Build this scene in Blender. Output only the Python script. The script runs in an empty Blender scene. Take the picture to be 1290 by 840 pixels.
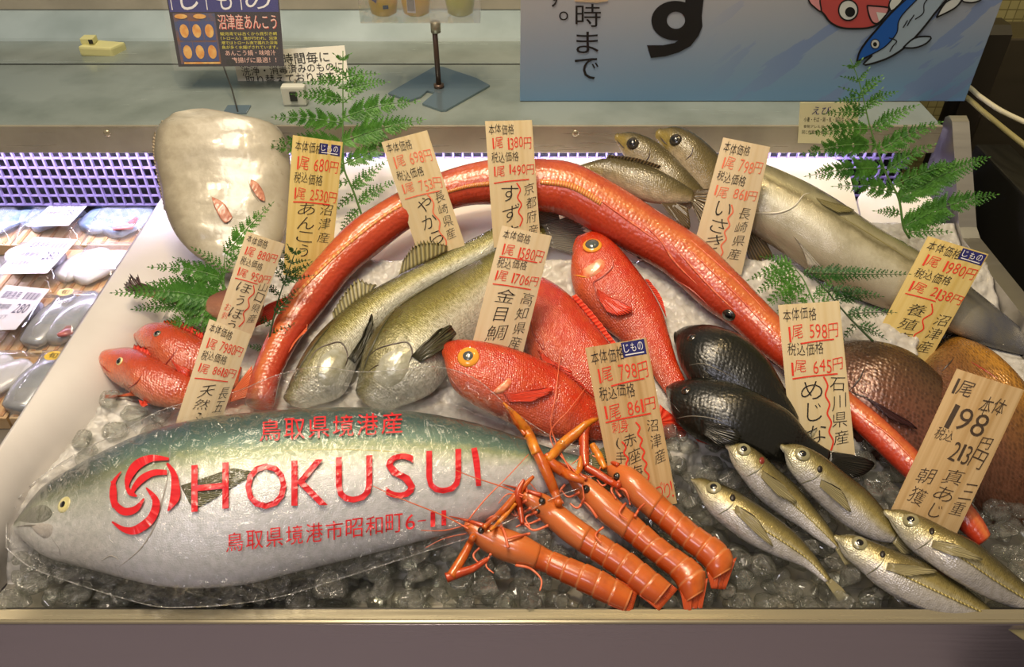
import bpy, bmesh, math, random
from mathutils import Vector, Matrix, noise
from mathutils.bvhtree import BVHTree

R = random.Random(7)
SC = bpy.context.scene
COL = SC.collection

# ------------------------------------------------------------------ camera
FPX, CU, CV = 1016.0, 645.0, 420.0          # focal length and centre for a 1290x840 frame
TH = math.radians(39.8)
CAM = Vector((0.0, 0.0, 0.80))
cd = bpy.data.cameras.new('camera')
cam = bpy.data.objects.new('camera', cd)
COL.objects.link(cam)
cam.location = CAM
cam.rotation_euler = (math.pi / 2 - TH, 0, 0)
cd.sensor_fit = 'HORIZONTAL'
cd.sensor_width = 36.0
cd.lens = 36.0 * FPX / 1290.0
cd.clip_start = 0.01
SC.camera = cam

# ------------------------------------------------------------------ light, exposure
SC.view_settings.view_transform = 'Standard'
SC.view_settings.look = 'None'
SC.view_settings.gamma = 1.0
SC.view_settings.exposure = 0.0
SC.view_settings.use_curve_mapping = False
SC.cycles.use_denoising = True
SC.cycles.max_bounces = 14
SC.cycles.transmission_bounces = 10
SC.cycles.transparent_max_bounces = 24
SC.cycles.caustics_reflective = False
SC.cycles.caustics_refractive = False
SC.cycles.sample_clamp_indirect = 4.0

def lin(h):
    h = h.lstrip('#')
    o = []
    for i in (0, 2, 4):
        v = int(h[i:i + 2], 16) / 255.0
        o.append(v / 12.92 if v <= 0.04045 else ((v + 0.055) / 1.055) ** 2.4)
    return (o[0], o[1], o[2], 1.0)

w = bpy.data.worlds.new('World')
SC.world = w
w.use_nodes = True
w.node_tree.nodes['Background'].inputs[0].default_value = lin('#b9aa94')
w.node_tree.nodes['Background'].inputs[1].default_value = 0.55

def area(name, loc, look, sx, sy, energy, colour):
    l = bpy.data.lights.new(name, 'AREA')
    l.shape = 'RECTANGLE'; l.size = sx; l.size_y = sy
    l.energy = energy; l.color = lin(colour)[:3]
    o = bpy.data.objects.new(name, l); COL.objects.link(o)
    o.location = loc
    o.rotation_euler = (Vector(look) - Vector(loc)).to_track_quat('-Z', 'Y').to_euler()
    return o

def spot(name, loc, look, energy, colour, size=0.04, ang=70):
    l = bpy.data.lights.new(name, 'SPOT')
    l.energy = energy; l.color = lin(colour)[:3]
    l.shadow_soft_size = size; l.spot_size = math.radians(ang); l.spot_blend = 0.7
    o = bpy.data.objects.new(name, l); COL.objects.link(o)
    o.location = loc
    o.rotation_euler = (Vector(look) - Vector(loc)).to_track_quat('-Z', 'Y').to_euler()
    return o

area('ceiling_light', (-0.35, 0.75, 2.3), (-0.1, 0.8, 0), 1.4, 0.6, 36, '#fff0da')
spot('track_light', (-0.75, 0.75, 1.9), (-0.28, 0.75, 0), 26, '#ffe6bd')
spot('track_light', (-0.1, 0.95, 1.9), (-0.08, 0.86, 0), 36, '#ffe2b0')
spot('track_light', (0.45, 1.25, 1.9), (0.36, 1.02, 0), 17, '#ffdb9c', 0.03, 50)
area('added_front_fill', (-0.7, -0.9, 2.2), (-0.5, 0.1, -0.4), 0.9, 0.4, 11, '#f4f0ff')  # invented fill, added to brighten the front steel panel via the floor
spot('added_wall_fill', (1.05, 1.2, 1.5), (1.0, 1.72, 0.3), 14, '#fff0c0', 0.05, 80)  # invented fill, added because the tiled wall on the right came out dark

# ------------------------------------------------------------------ picture rays and the lying surface
CT, ST = math.cos(TH), math.sin(TH)

def ray(u, v):
    a = (u - CU) / FPX; b = (CV - v) / FPX
    return Vector((a, CT + b * ST, -ST + b * CT))

def S(y):
    k = max(0.0, y - 0.85)
    return -0.01 + 0.2 * (y - 0.49) + 1.1 * k * k

def dS(y):
    return 0.2 + 2.2 * max(0.0, y - 0.85)

def P(u, v, h=0.0):
    """the point of the sloping ice bed, raised by h, seen at pixel u, v"""
    d = ray(u, v)
    lo, hi = 0.2, 3.0
    for _ in range(40):
        m = (lo + hi) / 2
        p = CAM + d * m
        if p.z > S(p.y) + h: lo = m
        else: hi = m
    return CAM + d * lo

def PY(u, v, y):
    d = ray(u, v); return CAM + d * (y / d.y)

def PZ(u, v, z):
    d = ray(u, v); return CAM + d * ((z - CAM.z) / d.z)

def PD(u, v, zc):
    return CAM + ray(u, v) * zc

def depth(p):
    q = p - CAM
    return q.y * CT - q.z * ST

def bedN(y):
    return Vector((0, -dS(y), 1)).normalized()

def on_plane(u, v, c, n):
    d = ray(u, v)
    k = d.dot(n)
    return CAM + d * ((c - CAM).dot(n) / k)

# ------------------------------------------------------------------ objects, tags
def tag(o, label=None, cat=None, group=None, kind=None):
    if label: o['label'] = label
    if cat: o['category'] = cat
    if group: o['group'] = group
    if kind: o['kind'] = kind
    return o

def empty(name, loc, label=None, cat=None, group=None, kind=None):
    o = bpy.data.objects.new(name, None); COL.objects.link(o)
    o.empty_display_size = 0.02
    o.location = loc
    return tag(o, label, cat, group, kind)

def link(name, me, mat=None, parent=None, smooth=True):
    o = bpy.data.objects.new(name, me); COL.objects.link(o)
    if mat is not None:
        for m in (mat if isinstance(mat, (list, tuple)) else [mat]): me.materials.append(m)
    if smooth:
        me.polygons.foreach_set('use_smooth', [True] * len(me.polygons))
    if parent is not None:
        o.parent = parent
        # vertices were given in world coordinates: keep them there
        base = parent
        off = Vector((0, 0, 0))
        while base is not None:
            off += base.location; base = base.parent
        me.transform(Matrix.Translation(-off))
    return o

def pyd(name, verts, faces, mat=None, parent=None, smooth=True, uvs=None):
    me = bpy.data.meshes.new(name)
    me.from_pydata([tuple(v) for v in verts], [], faces)
    me.update()
    if uvs:
        for key, vals in uvs.items():
            lay = me.uv_layers.new(name=key)
            for lp in me.loops:
                lay.data[lp.index].uv = vals[lp.vertex_index]
    return link(name, me, mat, parent, smooth)

def recentre(o):
    """put a single-mesh thing's origin at its base"""
    me = o.data
    xs = [v.co for v in me.vertices]
    c = Vector((sum(v.x for v in xs) / len(xs), sum(v.y for v in xs) / len(xs), min(v.z for v in xs)))
    me.transform(Matrix.Translation(-c)); o.location = o.location + c
    return o

def box_bm(bm, lo, hi, bev=0.0):
    lo = Vector(lo); hi = Vector(hi)
    g = bmesh.ops.create_cube(bm, size=1.0)
    vs = g['verts']
    for v in vs:
        v.co = Vector((lo[i] + (v.co[i] + 0.5) * (hi[i] - lo[i]) for i in range(3)))
    if bev > 0:
        es = list({e for v in vs for e in v.link_edges})
        bmesh.ops.bevel(bm, geom=es, offset=bev, segments=2, affect='EDGES', profile=0.6)

def bm_obj(name, bm, mat, parent=None, smooth=False):
    bmesh.ops.recalc_face_normals(bm, faces=bm.faces)
    me = bpy.data.meshes.new(name); bm.to_mesh(me); bm.free()
    return link(name, me, mat, parent, smooth)

def box(name, lo, hi, mat, parent=None, bev=0.001):
    bm = bmesh.new(); box_bm(bm, lo, hi, bev)
    return bm_obj(name, bm, mat, parent)

def prism_yz(name, prof, x0, x1, mat, parent=None):
    """a profile in y,z swept along x"""
    n = len(prof)
    vs = [(x0, a, b) for a, b in prof] + [(x1, a, b) for a, b in prof]
    fs = [(i, (i + 1) % n, n + (i + 1) % n, n + i) for i in range(n)]
    fs += [tuple(range(n))[::-1], tuple(range(n, 2 * n))]
    bm = bmesh.new()
    bv = [bm.verts.new(v) for v in vs]
    for f in fs: bm.faces.new([bv[i] for i in f])
    return bm_obj(name, bm, mat, parent)

def catmull(pts, n):
    """resample a list of equal-length tuples smoothly at n places, even in arc length of the first two values"""
    m = len(pts)
    if m == 1: return [tuple(pts[0])] * n
    def at(t):
        i = min(int(t), m - 2); f = t - i
        p0 = pts[max(i - 1, 0)]; p1 = pts[i]; p2 = pts[i + 1]; p3 = pts[min(i + 2, m - 1)]
        return tuple(0.5 * (2 * b + (c - a) * f + (2 * a - 5 * b + 4 * c - d) * f * f + (3 * b - a - 3 * c + d) * f ** 3)
                     for a, b, c, d in zip(p0, p1, p2, p3))
    K = 24 * (m - 1)
    dense = [at(k * (m - 1) / K) for k in range(K + 1)]
    L = [0.0]
    for a, b in zip(dense, dense[1:]):
        L.append(L[-1] + math.hypot(*(b[i] - a[i] for i in range(min(len(a), 4)))))
    out = []; j = 0
    for k in range(n):
        s = L[-1] * k / (n - 1)
        while j < K - 1 and L[j + 1] < s: j += 1
        f = (s - L[j]) / max(L[j + 1] - L[j], 1e-9)
        out.append(tuple(a + (b - a) * f for a, b in zip(dense[j], dense[j + 1])))
    return out

def tube_data(pts, rad, seg=8, flat=1.0, up=None):
    """vertices and faces of a tube along pts with radius per point"""
    pts = [Vector(p) for p in pts]
    n = len(pts)
    vs = []; fs = []
    prev = None
    for i, p in enumerate(pts):
        t = (pts[min(i + 1, n - 1)] - pts[max(i - 1, 0)])
        if t.length < 1e-9: t = Vector((0, 0, 1))
        t.normalize()
        if prev is None:
            a = Vector(up) if up else (Vector((0, 0, 1)) if abs(t.z) < 0.9 else Vector((1, 0, 0)))
        else: a = prev
        a = (a - t * a.dot(t)).normalized()
        prev = a
        b = t.cross(a)
        r = rad[i] if isinstance(rad, (list, tuple)) else rad
        for k in range(seg):
            q = 2 * math.pi * k / seg
            vs.append(p + a * (math.cos(q) * r * flat) + b * (math.sin(q) * r))
    for i in range(n - 1):
        for k in range(seg):
            k2 = (k + 1) % seg
            fs.append((i * seg + k, i * seg + k2, (i + 1) * seg + k2, (i + 1) * seg + k))
    fs.append(tuple(range(seg))[::-1]); fs.append(tuple(range((n - 1) * seg, n * seg)))
    return vs, fs

def tube(name, pts, rad, mat, parent=None, seg=8, flat=1.0, up=None):
    vs, fs = tube_data(pts, rad, seg, flat, up)
    return pyd(name, vs, fs, mat, parent)

class MB:
    """collects vertices and faces for one mesh"""
    def __init__(s): s.v = []; s.f = []; s.uv = []
    def add(s, vs, fs):
        o = len(s.v); s.v += [Vector(v) for v in vs]; s.f += [tuple(i + o for i in f) for f in fs]
    def build(s, name, mat, parent=None, smooth=True):
        return pyd(name, s.v, s.f, mat, parent, smooth)
# ------------------------------------------------------------------ materials
def newmat(name):
    m = bpy.data.materials.new(name); m.use_nodes = True
    nt = m.node_tree; nt.nodes.clear()
    out = nt.nodes.new('ShaderNodeOutputMaterial')
    return m, nt, out

def setp(b, **kw):
    for k, v in kw.items():
        b.inputs[k].default_value = v

def N(nt, t, **kw):
    n = nt.nodes.new(t)
    for k, v in kw.items(): setattr(n, k, v)
    return n

def ramp(nt, stops, fac=None, interp='LINEAR'):
    r = nt.nodes.new('ShaderNodeValToRGB')
    r.color_ramp.interpolation = interp
    e = r.color_ramp.elements
    while len(e) < len(stops): e.new(0.5)
    for x, (p, c) in zip(e, stops):
        x.position = p; x.color = lin(c) if isinstance(c, str) else c
    if fac is not None: nt.links.new(fac, r.inputs[0])
    return r

def mix(nt, a, b, fac, mode='MIX'):
    m = nt.nodes.new('ShaderNodeMix'); m.data_type = 'RGBA'; m.blend_type = mode
    for sock, val in ((m.inputs[6], a), (m.inputs[7], b), (m.inputs[0], fac)):
        if hasattr(val, 'links') or hasattr(val, 'is_linked'): nt.links.new(val, sock)
        else: sock.default_value = val
    return m.outputs[2]

def math_n(nt, op, a, b=None, c=None):
    m = nt.nodes.new('ShaderNodeMath'); m.operation = op
    for i, val in enumerate((a, b, c)):
        if val is None: continue
        if hasattr(val, 'is_linked'): nt.links.new(val, m.inputs[i])
        else: m.inputs[i].default_value = val
    return m.outputs[0]

def plain(name, colour, rough=0.5, metal=0.0, spec=0.5, noise_amt=0.0, noise_scale=30, col2=None, bump=0.0, coat=0.0, sss=0.0):
    m, nt, out = newmat(name)
    b = N(nt, 'ShaderNodeBsdfPrincipled')
    setp(b, **{'Base Color': lin(colour), 'Roughness': rough, 'Metallic': metal, 'Specular IOR Level': spec, 'Coat Weight': coat, 'Coat Roughness': 0.12})
    if sss:
        setp(b, **{'Subsurface Weight': sss, 'Subsurface Scale': 0.01, 'Subsurface Radius': (1.0, 0.5, 0.3)})
    nt.links.new(b.outputs[0], out.inputs[0])
    if col2 or bump:
        tc = N(nt, 'ShaderNodeTexCoord')
        nz = N(nt, 'ShaderNodeTexNoise'); nz.inputs['Scale'].default_value = noise_scale; nz.inputs['Detail'].default_value = 5
        nt.links.new(tc.outputs['Object'], nz.inputs['Vector'])
        if col2:
            r = ramp(nt, [(0.35, colour), (0.65, col2)], nz.outputs[0])
            nt.links.new(r.outputs[0], b.inputs['Base Color'])
        if bump:
            bp = N(nt, 'ShaderNodeBump'); bp.inputs['Strength'].default_value = bump; bp.inputs['Distance'].default_value = 0.002
            nt.links.new(nz.outputs[0], bp.inputs['Height']); nt.links.new(bp.outputs[0], b.inputs['Normal'])
    return m

def steel(name, colour, rough=0.25, streak=0.0, sx=2.0, sy=60.0, smear=None, metal=0.9):
    m, nt, out = newmat(name)
    b = N(nt, 'ShaderNodeBsdfPrincipled')
    setp(b, **{'Base Color': lin(colour), 'Roughness': rough, 'Metallic': metal})
    tc = N(nt, 'ShaderNodeTexCoord'); mp = N(nt, 'ShaderNodeMapping')
    mp.inputs['Scale'].default_value = (sx, sy, sy)
    nt.links.new(tc.outputs['Object'], mp.inputs[0])
    nz = N(nt, 'ShaderNodeTexNoise'); nz.inputs['Scale'].default_value = 3; nz.inputs['Detail'].default_value = 6
    nt.links.new(mp.outputs[0], nz.inputs['Vector'])
    rr = math_n(nt, 'MULTIPLY_ADD', nz.outputs[0], 0.25, rough - 0.12)
    nt.links.new(rr, b.inputs['Roughness'])
    if smear:
        nz2 = N(nt, 'ShaderNodeTexNoise'); nz2.inputs['Scale'].default_value = 9; nz2.inputs['Detail'].default_value = 8
        nt.links.new(tc.outputs['Object'], nz2.inputs['Vector'])
        r = ramp(nt, [(0.42, colour), (0.68, smear)], nz2.outputs[0])
        nt.links.new(r.outputs[0], b.inputs['Base Color'])
    bp = N(nt, 'ShaderNodeBump'); bp.inputs['Strength'].default_value = streak; bp.inputs['Distance'].default_value = 0.001
    nt.links.new(nz.outputs[0], bp.inputs['Height']); nt.links.new(bp.outputs[0], b.inputs['Normal'])
    nt.links.new(b.outputs[0], out.inputs[0])
    return m

def glassy(name, colour='#ffffff', rough=0.05, ior=1.31, bump=0.3, scale=60, alpha_mix=0.25):
    m, nt, out = newmat(name)
    g = N(nt, 'ShaderNodeBsdfPrincipled')
    setp(g, **{'Base Color': lin(colour), 'Roughness': rough, 'Transmission Weight': 1.0, 'IOR': ior})
    tc = N(nt, 'ShaderNodeTexCoord'); nz = N(nt, 'ShaderNodeTexNoise')
    nz.inputs['Scale'].default_value = scale; nz.inputs['Detail'].default_value = 3
    nt.links.new(tc.outputs['Object'], nz.inputs['Vector'])
    bp = N(nt, 'ShaderNodeBump'); bp.inputs['Strength'].default_value = bump; bp.inputs['Distance'].default_value = 0.004
    nt.links.new(nz.outputs[0], bp.inputs['Height']); nt.links.new(bp.outputs[0], g.inputs['Normal'])
    t = N(nt, 'ShaderNodeBsdfTransparent')
    mx = N(nt, 'ShaderNodeMixShader'); mx.inputs[0].default_value = alpha_mix
    nt.links.new(g.outputs[0], mx.inputs[1]); nt.links.new(t.outputs[0], mx.inputs[2])
    nt.links.new(mx.outputs[0], out.inputs[0])
    return m

def film(name, colour='#ffffff', base=0.05, edge=0.5, rough=0.08, bump=0.5, scale=40, milky=0.0, bdist=0.004):
    """thin clear plastic"""
    m, nt, out = newmat(name)
    t = N(nt, 'ShaderNodeBsdfTransparent'); g = N(nt, 'ShaderNodeBsdfGlossy')
    g.inputs['Roughness'].default_value = rough; g.inputs['Color'].default_value = lin(colour)
    tc = N(nt, 'ShaderNodeTexCoord'); nz = N(nt, 'ShaderNodeTexNoise')
    nz.inputs['Scale'].default_value = scale; nz.inputs['Detail'].default_value = 4; nz.inputs['Distortion'].default_value = 0.6
    nt.links.new(tc.outputs['Object'], nz.inputs['Vector'])
    bp = N(nt, 'ShaderNodeBump'); bp.inputs['Strength'].default_value = bump; bp.inputs['Distance'].default_value = bdist
    nt.links.new(nz.outputs[0], bp.inputs['Height']); nt.links.new(bp.outputs[0], g.inputs['Normal'])
    lw = N(nt, 'ShaderNodeLayerWeight'); lw.inputs[0].default_value = 0.35
    nt.links.new(bp.outputs[0], lw.inputs['Normal'])
    f = math_n(nt, 'MULTIPLY_ADD', lw.outputs['Facing'], edge, base)
    mx = N(nt, 'ShaderNodeMixShader')
    nt.links.new(f, mx.inputs[0]); nt.links.new(t.outputs[0], mx.inputs[1]); nt.links.new(g.outputs[0], mx.inputs[2])
    last = mx
    if milky:
        d = N(nt, 'ShaderNodeBsdfDiffuse'); d.inputs[0].default_value = lin(colour)
        m2 = N(nt, 'ShaderNodeMixShader'); m2.inputs[0].default_value = milky
        nt.links.new(mx.outputs[0], m2.inputs[1]); nt.links.new(d.outputs[0], m2.inputs[2]); last = m2
    nt.links.new(last.outputs[0], out.inputs[0])
    return m

def fish_mat(name, body, head=None, head_u=0.25, head_soft=0.04, scale=0.004, scale_bump=0.35, mottle=None, mottle_amt=0.3,
             mottle_scale=60, rough=0.28, metal=0.0, coat=0.6, stripe=None, stripe_amt=0.0, jit=0.06, tail=None, tail_u=0.85, sss=0.0):
    """skin coloured across the side from belly (0) to back (1), head and tail with their own colours, scales as bumps"""
    m, nt, out = newmat(name)
    b = N(nt, 'ShaderNodeBsdfPrincipled')
    setp(b, **{'Roughness': rough, 'Metallic': metal, 'Coat Weight': coat, 'Coat Roughness': 0.08})
    if sss: setp(b, **{'Subsurface Weight': sss, 'Subsurface Scale': 0.006, 'Subsurface Radius': (1.0, 0.4, 0.25)})
    uv = N(nt, 'ShaderNodeUVMap'); uv.uv_map = 'along'
    mt = N(nt, 'ShaderNodeUVMap'); mt.uv_map = 'metres'
    sep = N(nt, 'ShaderNodeSeparateXYZ'); nt.links.new(uv.outputs[0], sep.inputs[0])
    u, v = sep.outputs[0], sep.outputs[1]
    nz = N(nt, 'ShaderNodeTexNoise'); nz.inputs['Scale'].default_value = mottle_scale; nz.inputs['Detail'].default_value = 6; nz.inputs['Roughness'].default_value = 0.65
    nt.links.new(mt.outputs[0], nz.inputs['Vector'])
    vj = math_n(nt, 'ADD', v, math_n(nt, 'MULTIPLY_ADD', nz.outputs[0], 2 * jit, -jit))
    colr = ramp(nt, body, vj).outputs[0]
    if head:
        hr = ramp(nt, head, vj).outputs[0]
        uj = math_n(nt, 'ADD', u, math_n(nt, 'MULTIPLY_ADD', nz.outputs[0], 0.04, -0.02))
        # the gill edge bows backwards in the middle of the side
        bow = math_n(nt, 'MULTIPLY', math_n(nt, 'POWER', math_n(nt, 'ABSOLUTE', math_n(nt, 'SUBTRACT', v, 0.45)), 2.0), 0.35)
        uj = math_n(nt, 'ADD', uj, bow)
        f = ramp(nt, [(max(0, head_u - head_soft), '#000000'), (head_u + head_soft, '#ffffff')], uj).outputs[0]
        colr = mix(nt, hr, colr, f)
    if tail:
        f = ramp(nt, [(tail_u - 0.08, '#000000'), (min(1, tail_u + 0.08), '#ffffff')], u).outputs[0]
        colr = mix(nt, colr, lin(tail), f)
    if mottle:
        f = ramp(nt, [(0.42, '#000000'), (0.68, '#ffffff')], nz.outputs[0]).outputs[0]
        f = math_n(nt, 'MULTIPLY', f, mottle_amt)
        colr = mix(nt, colr, lin(mottle), f)
    vo = N(nt, 'ShaderNodeTexVoronoi'); vo.inputs['Scale'].default_value = 1.0 / scale; vo.inputs['Randomness'].default_value = 0.55
    nt.links.new(mt.outputs[0], vo.inputs['Vector'])
    if stripe:
        f = ramp(nt, [(0.25, '#ffffff'), (0.6, '#000000')], vo.outputs['Distance']).outputs[0]
        f = math_n(nt, 'MULTIPLY', f, stripe_amt)
        colr = mix(nt, colr, lin(stripe), f)
    nt.links.new(colr, b.inputs['Base Color'])
    rj = math_n(nt, 'MULTIPLY_ADD', nz.outputs[0], 0.2, rough - 0.1)
    nt.links.new(rj, b.inputs['Roughness'])
    h = math_n(nt, 'MULTIPLY_ADD', nz.outputs[0], 1.2, math_n(nt, 'MULTIPLY', vo.outputs['Distance'], -0.8))
    bp = N(nt, 'ShaderNodeBump'); bp.inputs['Strength'].default_value = scale_bump; bp.inputs['Distance'].default_value = 0.0012
    nt.links.new(h, bp.inputs['Height'])
    nt.links.new(bp.outputs[0], b.inputs['Normal'])
    nt.links.new(bp.outputs[0], b.inputs['Coat Normal'])
    nt.links.new(b.outputs[0], out.inputs[0])
    return m

def fin_mat(name, c1, c2, rays=26, rough=0.3, alpha=0.0, coat=0.4):
    m, nt, out = newmat(name)
    b = N(nt, 'ShaderNodeBsdfPrincipled'); setp(b, Roughness=rough, **{'Coat Weight': coat})
    uv = N(nt, 'ShaderNodeUVMap'); uv.uv_map = 'along'
    sep = N(nt, 'ShaderNodeSeparateXYZ'); nt.links.new(uv.outputs[0], sep.inputs[0])
    s = math_n(nt, 'SINE', math_n(nt, 'MULTIPLY', sep.outputs[0], rays * 6.283))
    r = ramp(nt, [(0.2, c1), (0.8, c2)], math_n(nt, 'MULTIPLY_ADD', s, 0.5, 0.5))
    nt.links.new(r.outputs[0], b.inputs['Base Color'])
    bp = N(nt, 'ShaderNodeBump'); bp.inputs['Strength'].default_value = 0.6; bp.inputs['Distance'].default_value = 0.001
    nt.links.new(s, bp.inputs['Height']); nt.links.new(bp.outputs[0], b.inputs['Normal'])
    last = b
    if alpha:
        t = N(nt, 'ShaderNodeBsdfTransparent'); mx = N(nt, 'ShaderNodeMixShader'); mx.inputs[0].default_value = alpha
        nt.links.new(b.outputs[0], mx.inputs[1]); nt.links.new(t.outputs[0], mx.inputs[2]); last = mx
    nt.links.new(last.outputs[0], out.inputs[0])
    return m

def wood_mat(name, a, b_, yellow=None):
    m, nt, out = newmat(name)
    b = N(nt, 'ShaderNodeBsdfPrincipled'); setp(b, Roughness=0.55)
    uv = N(nt, 'ShaderNodeUVMap'); uv.uv_map = 'along'
    mp = N(nt, 'ShaderNodeMapping'); mp.inputs['Scale'].default_value = (7, 0.5, 1)
    nt.links.new(uv.outputs[0], mp.inputs[0])
    nz = N(nt, 'ShaderNodeTexNoise'); nz.inputs['Scale'].default_value = 1.6; nz.inputs['Detail'].default_value = 3; nz.inputs['Distortion'].default_value = 0.4
    nt.links.new(mp.outputs[0], nz.inputs['Vector'])
    r = ramp(nt, [(0.35, a), (0.7, b_)], nz.outputs[0])
    nt.links.new(r.outputs[0], b.inputs['Base Color'])
    tr = N(nt, 'ShaderNodeBsdfTranslucent'); nt.links.new(r.outputs[0], tr.inputs[0])
    mx = N(nt, 'ShaderNodeMixShader'); mx.inputs[0].default_value = 0.25
    nt.links.new(b.outputs[0], mx.inputs[1]); nt.links.new(tr.outputs[0], mx.inputs[2])
    nt.links.new(mx.outputs[0], out.inputs[0])
    return m

def ice_mat(name):
    m, nt, out = newmat(name)
    b = N(nt, 'ShaderNodeBsdfPrincipled')
    setp(b, **{'Base Color': lin('#e6e2da'), 'Roughness': 0.22, 'IOR': 1.31, 'Transmission Weight': 0.35, 'Specular IOR Level': 0.8})
    tc = N(nt, 'ShaderNodeTexCoord')
    vo = N(nt, 'ShaderNodeTexVoronoi'); vo.inputs['Scale'].default_value = 95
    nz = N(nt, 'ShaderNodeTexNoise'); nz.inputs['Scale'].default_value = 70; nz.inputs['Detail'].default_value = 5
    for x in (vo, nz): nt.links.new(tc.outputs['Object'], x.inputs['Vector'])
    r = ramp(nt, [(0.0, '#f2f0ea'), (0.6, '#e6e2da'), (1.0, '#cbc6bb')], vo.outputs['Distance'])
    nt.links.new(r.outputs[0], b.inputs['Base Color'])
    h = math_n(nt, 'SUBTRACT', nz.outputs[0], vo.outputs['Distance'])
    bp = N(nt, 'ShaderNodeBump'); bp.inputs['Strength'].default_value = 0.55; bp.inputs['Distance'].default_value = 0.003
    nt.links.new(h, bp.inputs['Height']); nt.links.new(bp.outputs[0], b.inputs['Normal'])
    nt.links.new(b.outputs[0], out.inputs[0])
    return m

def leaf_mat(name, a, b_):
    m, nt, out = newmat(name)
    b = N(nt, 'ShaderNodeBsdfPrincipled'); setp(b, Roughness=0.45)
    tc = N(nt, 'ShaderNodeTexCoord'); nz = N(nt, 'ShaderNodeTexNoise'); nz.inputs['Scale'].default_value = 45
    nt.links.new(tc.outputs['Object'], nz.inputs['Vector'])
    r = ramp(nt, [(0.3, a), (0.7, b_)], nz.outputs[0]); nt.links.new(r.outputs[0], b.inputs['Base Color'])
    t = N(nt, 'ShaderNodeBsdfTranslucent'); nt.links.new(r.outputs[0], t.inputs[0])
    mx = N(nt, 'ShaderNodeMixShader'); mx.inputs[0].default_value = 0.3
    nt.links.new(b.outputs[0], mx.inputs[1]); nt.links.new(t.outputs[0], mx.inputs[2])
    nt.links.new(mx.outputs[0], out.inputs[0])
    return m

def emit(name, colour, strength):
    m, nt, out = newmat(name)
    e = N(nt, 'ShaderNodeEmission'); e.inputs[0].default_value = lin(colour); e.inputs[1].default_value = strength
    nt.links.new(e.outputs[0], out.inputs[0]); return m

def clear_ice_mat(name):
    """melting ice: mostly see-through, glossy, faintly milky, a little bending of what lies behind"""
    m, nt, out = newmat(name)
    t = N(nt, 'ShaderNodeBsdfTransparent'); t.inputs[0].default_value = lin('#eef0ec')
    rf = N(nt, 'ShaderNodeBsdfRefraction'); rf.inputs['IOR'].default_value = 1.2; rf.inputs['Roughness'].default_value = 0.05
    g = N(nt, 'ShaderNodeBsdfGlossy'); g.inputs['Roughness'].default_value = 0.03
    d = N(nt, 'ShaderNodeBsdfDiffuse'); d.inputs[0].default_value = lin('#e9e6de')
    tc = N(nt, 'ShaderNodeTexCoord'); nz = N(nt, 'ShaderNodeTexNoise'); nz.inputs['Scale'].default_value = 1.5; nz.inputs['Detail'].default_value = 3
    nt.links.new(tc.outputs['Object'], nz.inputs['Vector'])
    bp = N(nt, 'ShaderNodeBump'); bp.inputs['Strength'].default_value = 0.5; bp.inputs['Distance'].default_value = 0.25
    nt.links.new(nz.outputs[0], bp.inputs['Height'])
    for x in (rf, g): nt.links.new(bp.outputs[0], x.inputs['Normal'])
    lw = N(nt, 'ShaderNodeLayerWeight'); lw.inputs[0].default_value = 0.4; nt.links.new(bp.outputs[0], lw.inputs['Normal'])
    f = math_n(nt, 'MULTIPLY_ADD', lw.outputs['Facing'], 0.42, 0.07)
    m1 = N(nt, 'ShaderNodeMixShader'); m1.inputs[0].default_value = 0.10
    nt.links.new(t.outputs[0], m1.inputs[1]); nt.links.new(rf.outputs[0], m1.inputs[2])
    m2 = N(nt, 'ShaderNodeMixShader')
    md = ramp(nt, [(0.35, '#1c1c1c'), (0.80, '#6c6c6c')], nz.outputs[0])
    nt.links.new(md.outputs[0], m2.inputs[0]); nt.links.new(m1.outputs[0], m2.inputs[1]); nt.links.new(d.outputs[0], m2.inputs[2])
    m3 = N(nt, 'ShaderNodeMixShader'); nt.links.new(f, m3.inputs[0]); nt.links.new(m2.outputs[0], m3.inputs[1]); nt.links.new(g.outputs[0], m3.inputs[2])
    nt.links.new(m3.outputs[0], out.inputs[0])
    return m

M = {}
M['black_ink'] = plain('black_ink', '#17130f', 0.6)
M['red_ink'] = plain('red_ink', '#e2381f', 0.6)
M['pale_red_ink'] = plain('pale_red_ink', '#ee7a58', 0.6)
M['brown_ink'] = plain('brown_ink', '#40301f', 0.6)
M['navy'] = plain('navy', '#26256b', 0.4)
M['white_ink'] = plain('white_ink', '#e9e7ea', 0.5)
M['pupil'] = plain('pupil', '#0a0a0c', 0.08, coat=1.0)
M['crease'] = plain('crease', '#1c1510', 0.4)
# ------------------------------------------------------------------ lettering
_G = {}
def glyphs(s, res=3, thin=0.0):
    """outline faces of a string: list of 2d points, faces, box"""
    if (s, thin) in _G: return _G[s, thin]
    c = bpy.data.curves.new('letters', 'FONT'); c.body = s; c.resolution_u = res; c.offset = -thin
    o = bpy.data.objects.new('letters', c); COL.objects.link(o)
    dg = bpy.context.evaluated_depsgraph_get()
    me = o.evaluated_get(dg).to_mesh()
    vs = [(v.co.x, v.co.y) for v in me.vertices]; fs = [tuple(p.vertices) for p in me.polygons]
    o.evaluated_get(dg).to_mesh_clear()
    bpy.data.objects.remove(o); bpy.data.curves.remove(c)
    xs = [v[0] for v in vs] or [0]; ys = [v[1] for v in vs] or [0]
    _G[s, thin] = (vs, fs, (min(xs), min(ys), max(xs), max(ys)))
    return _G[s, thin]

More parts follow.
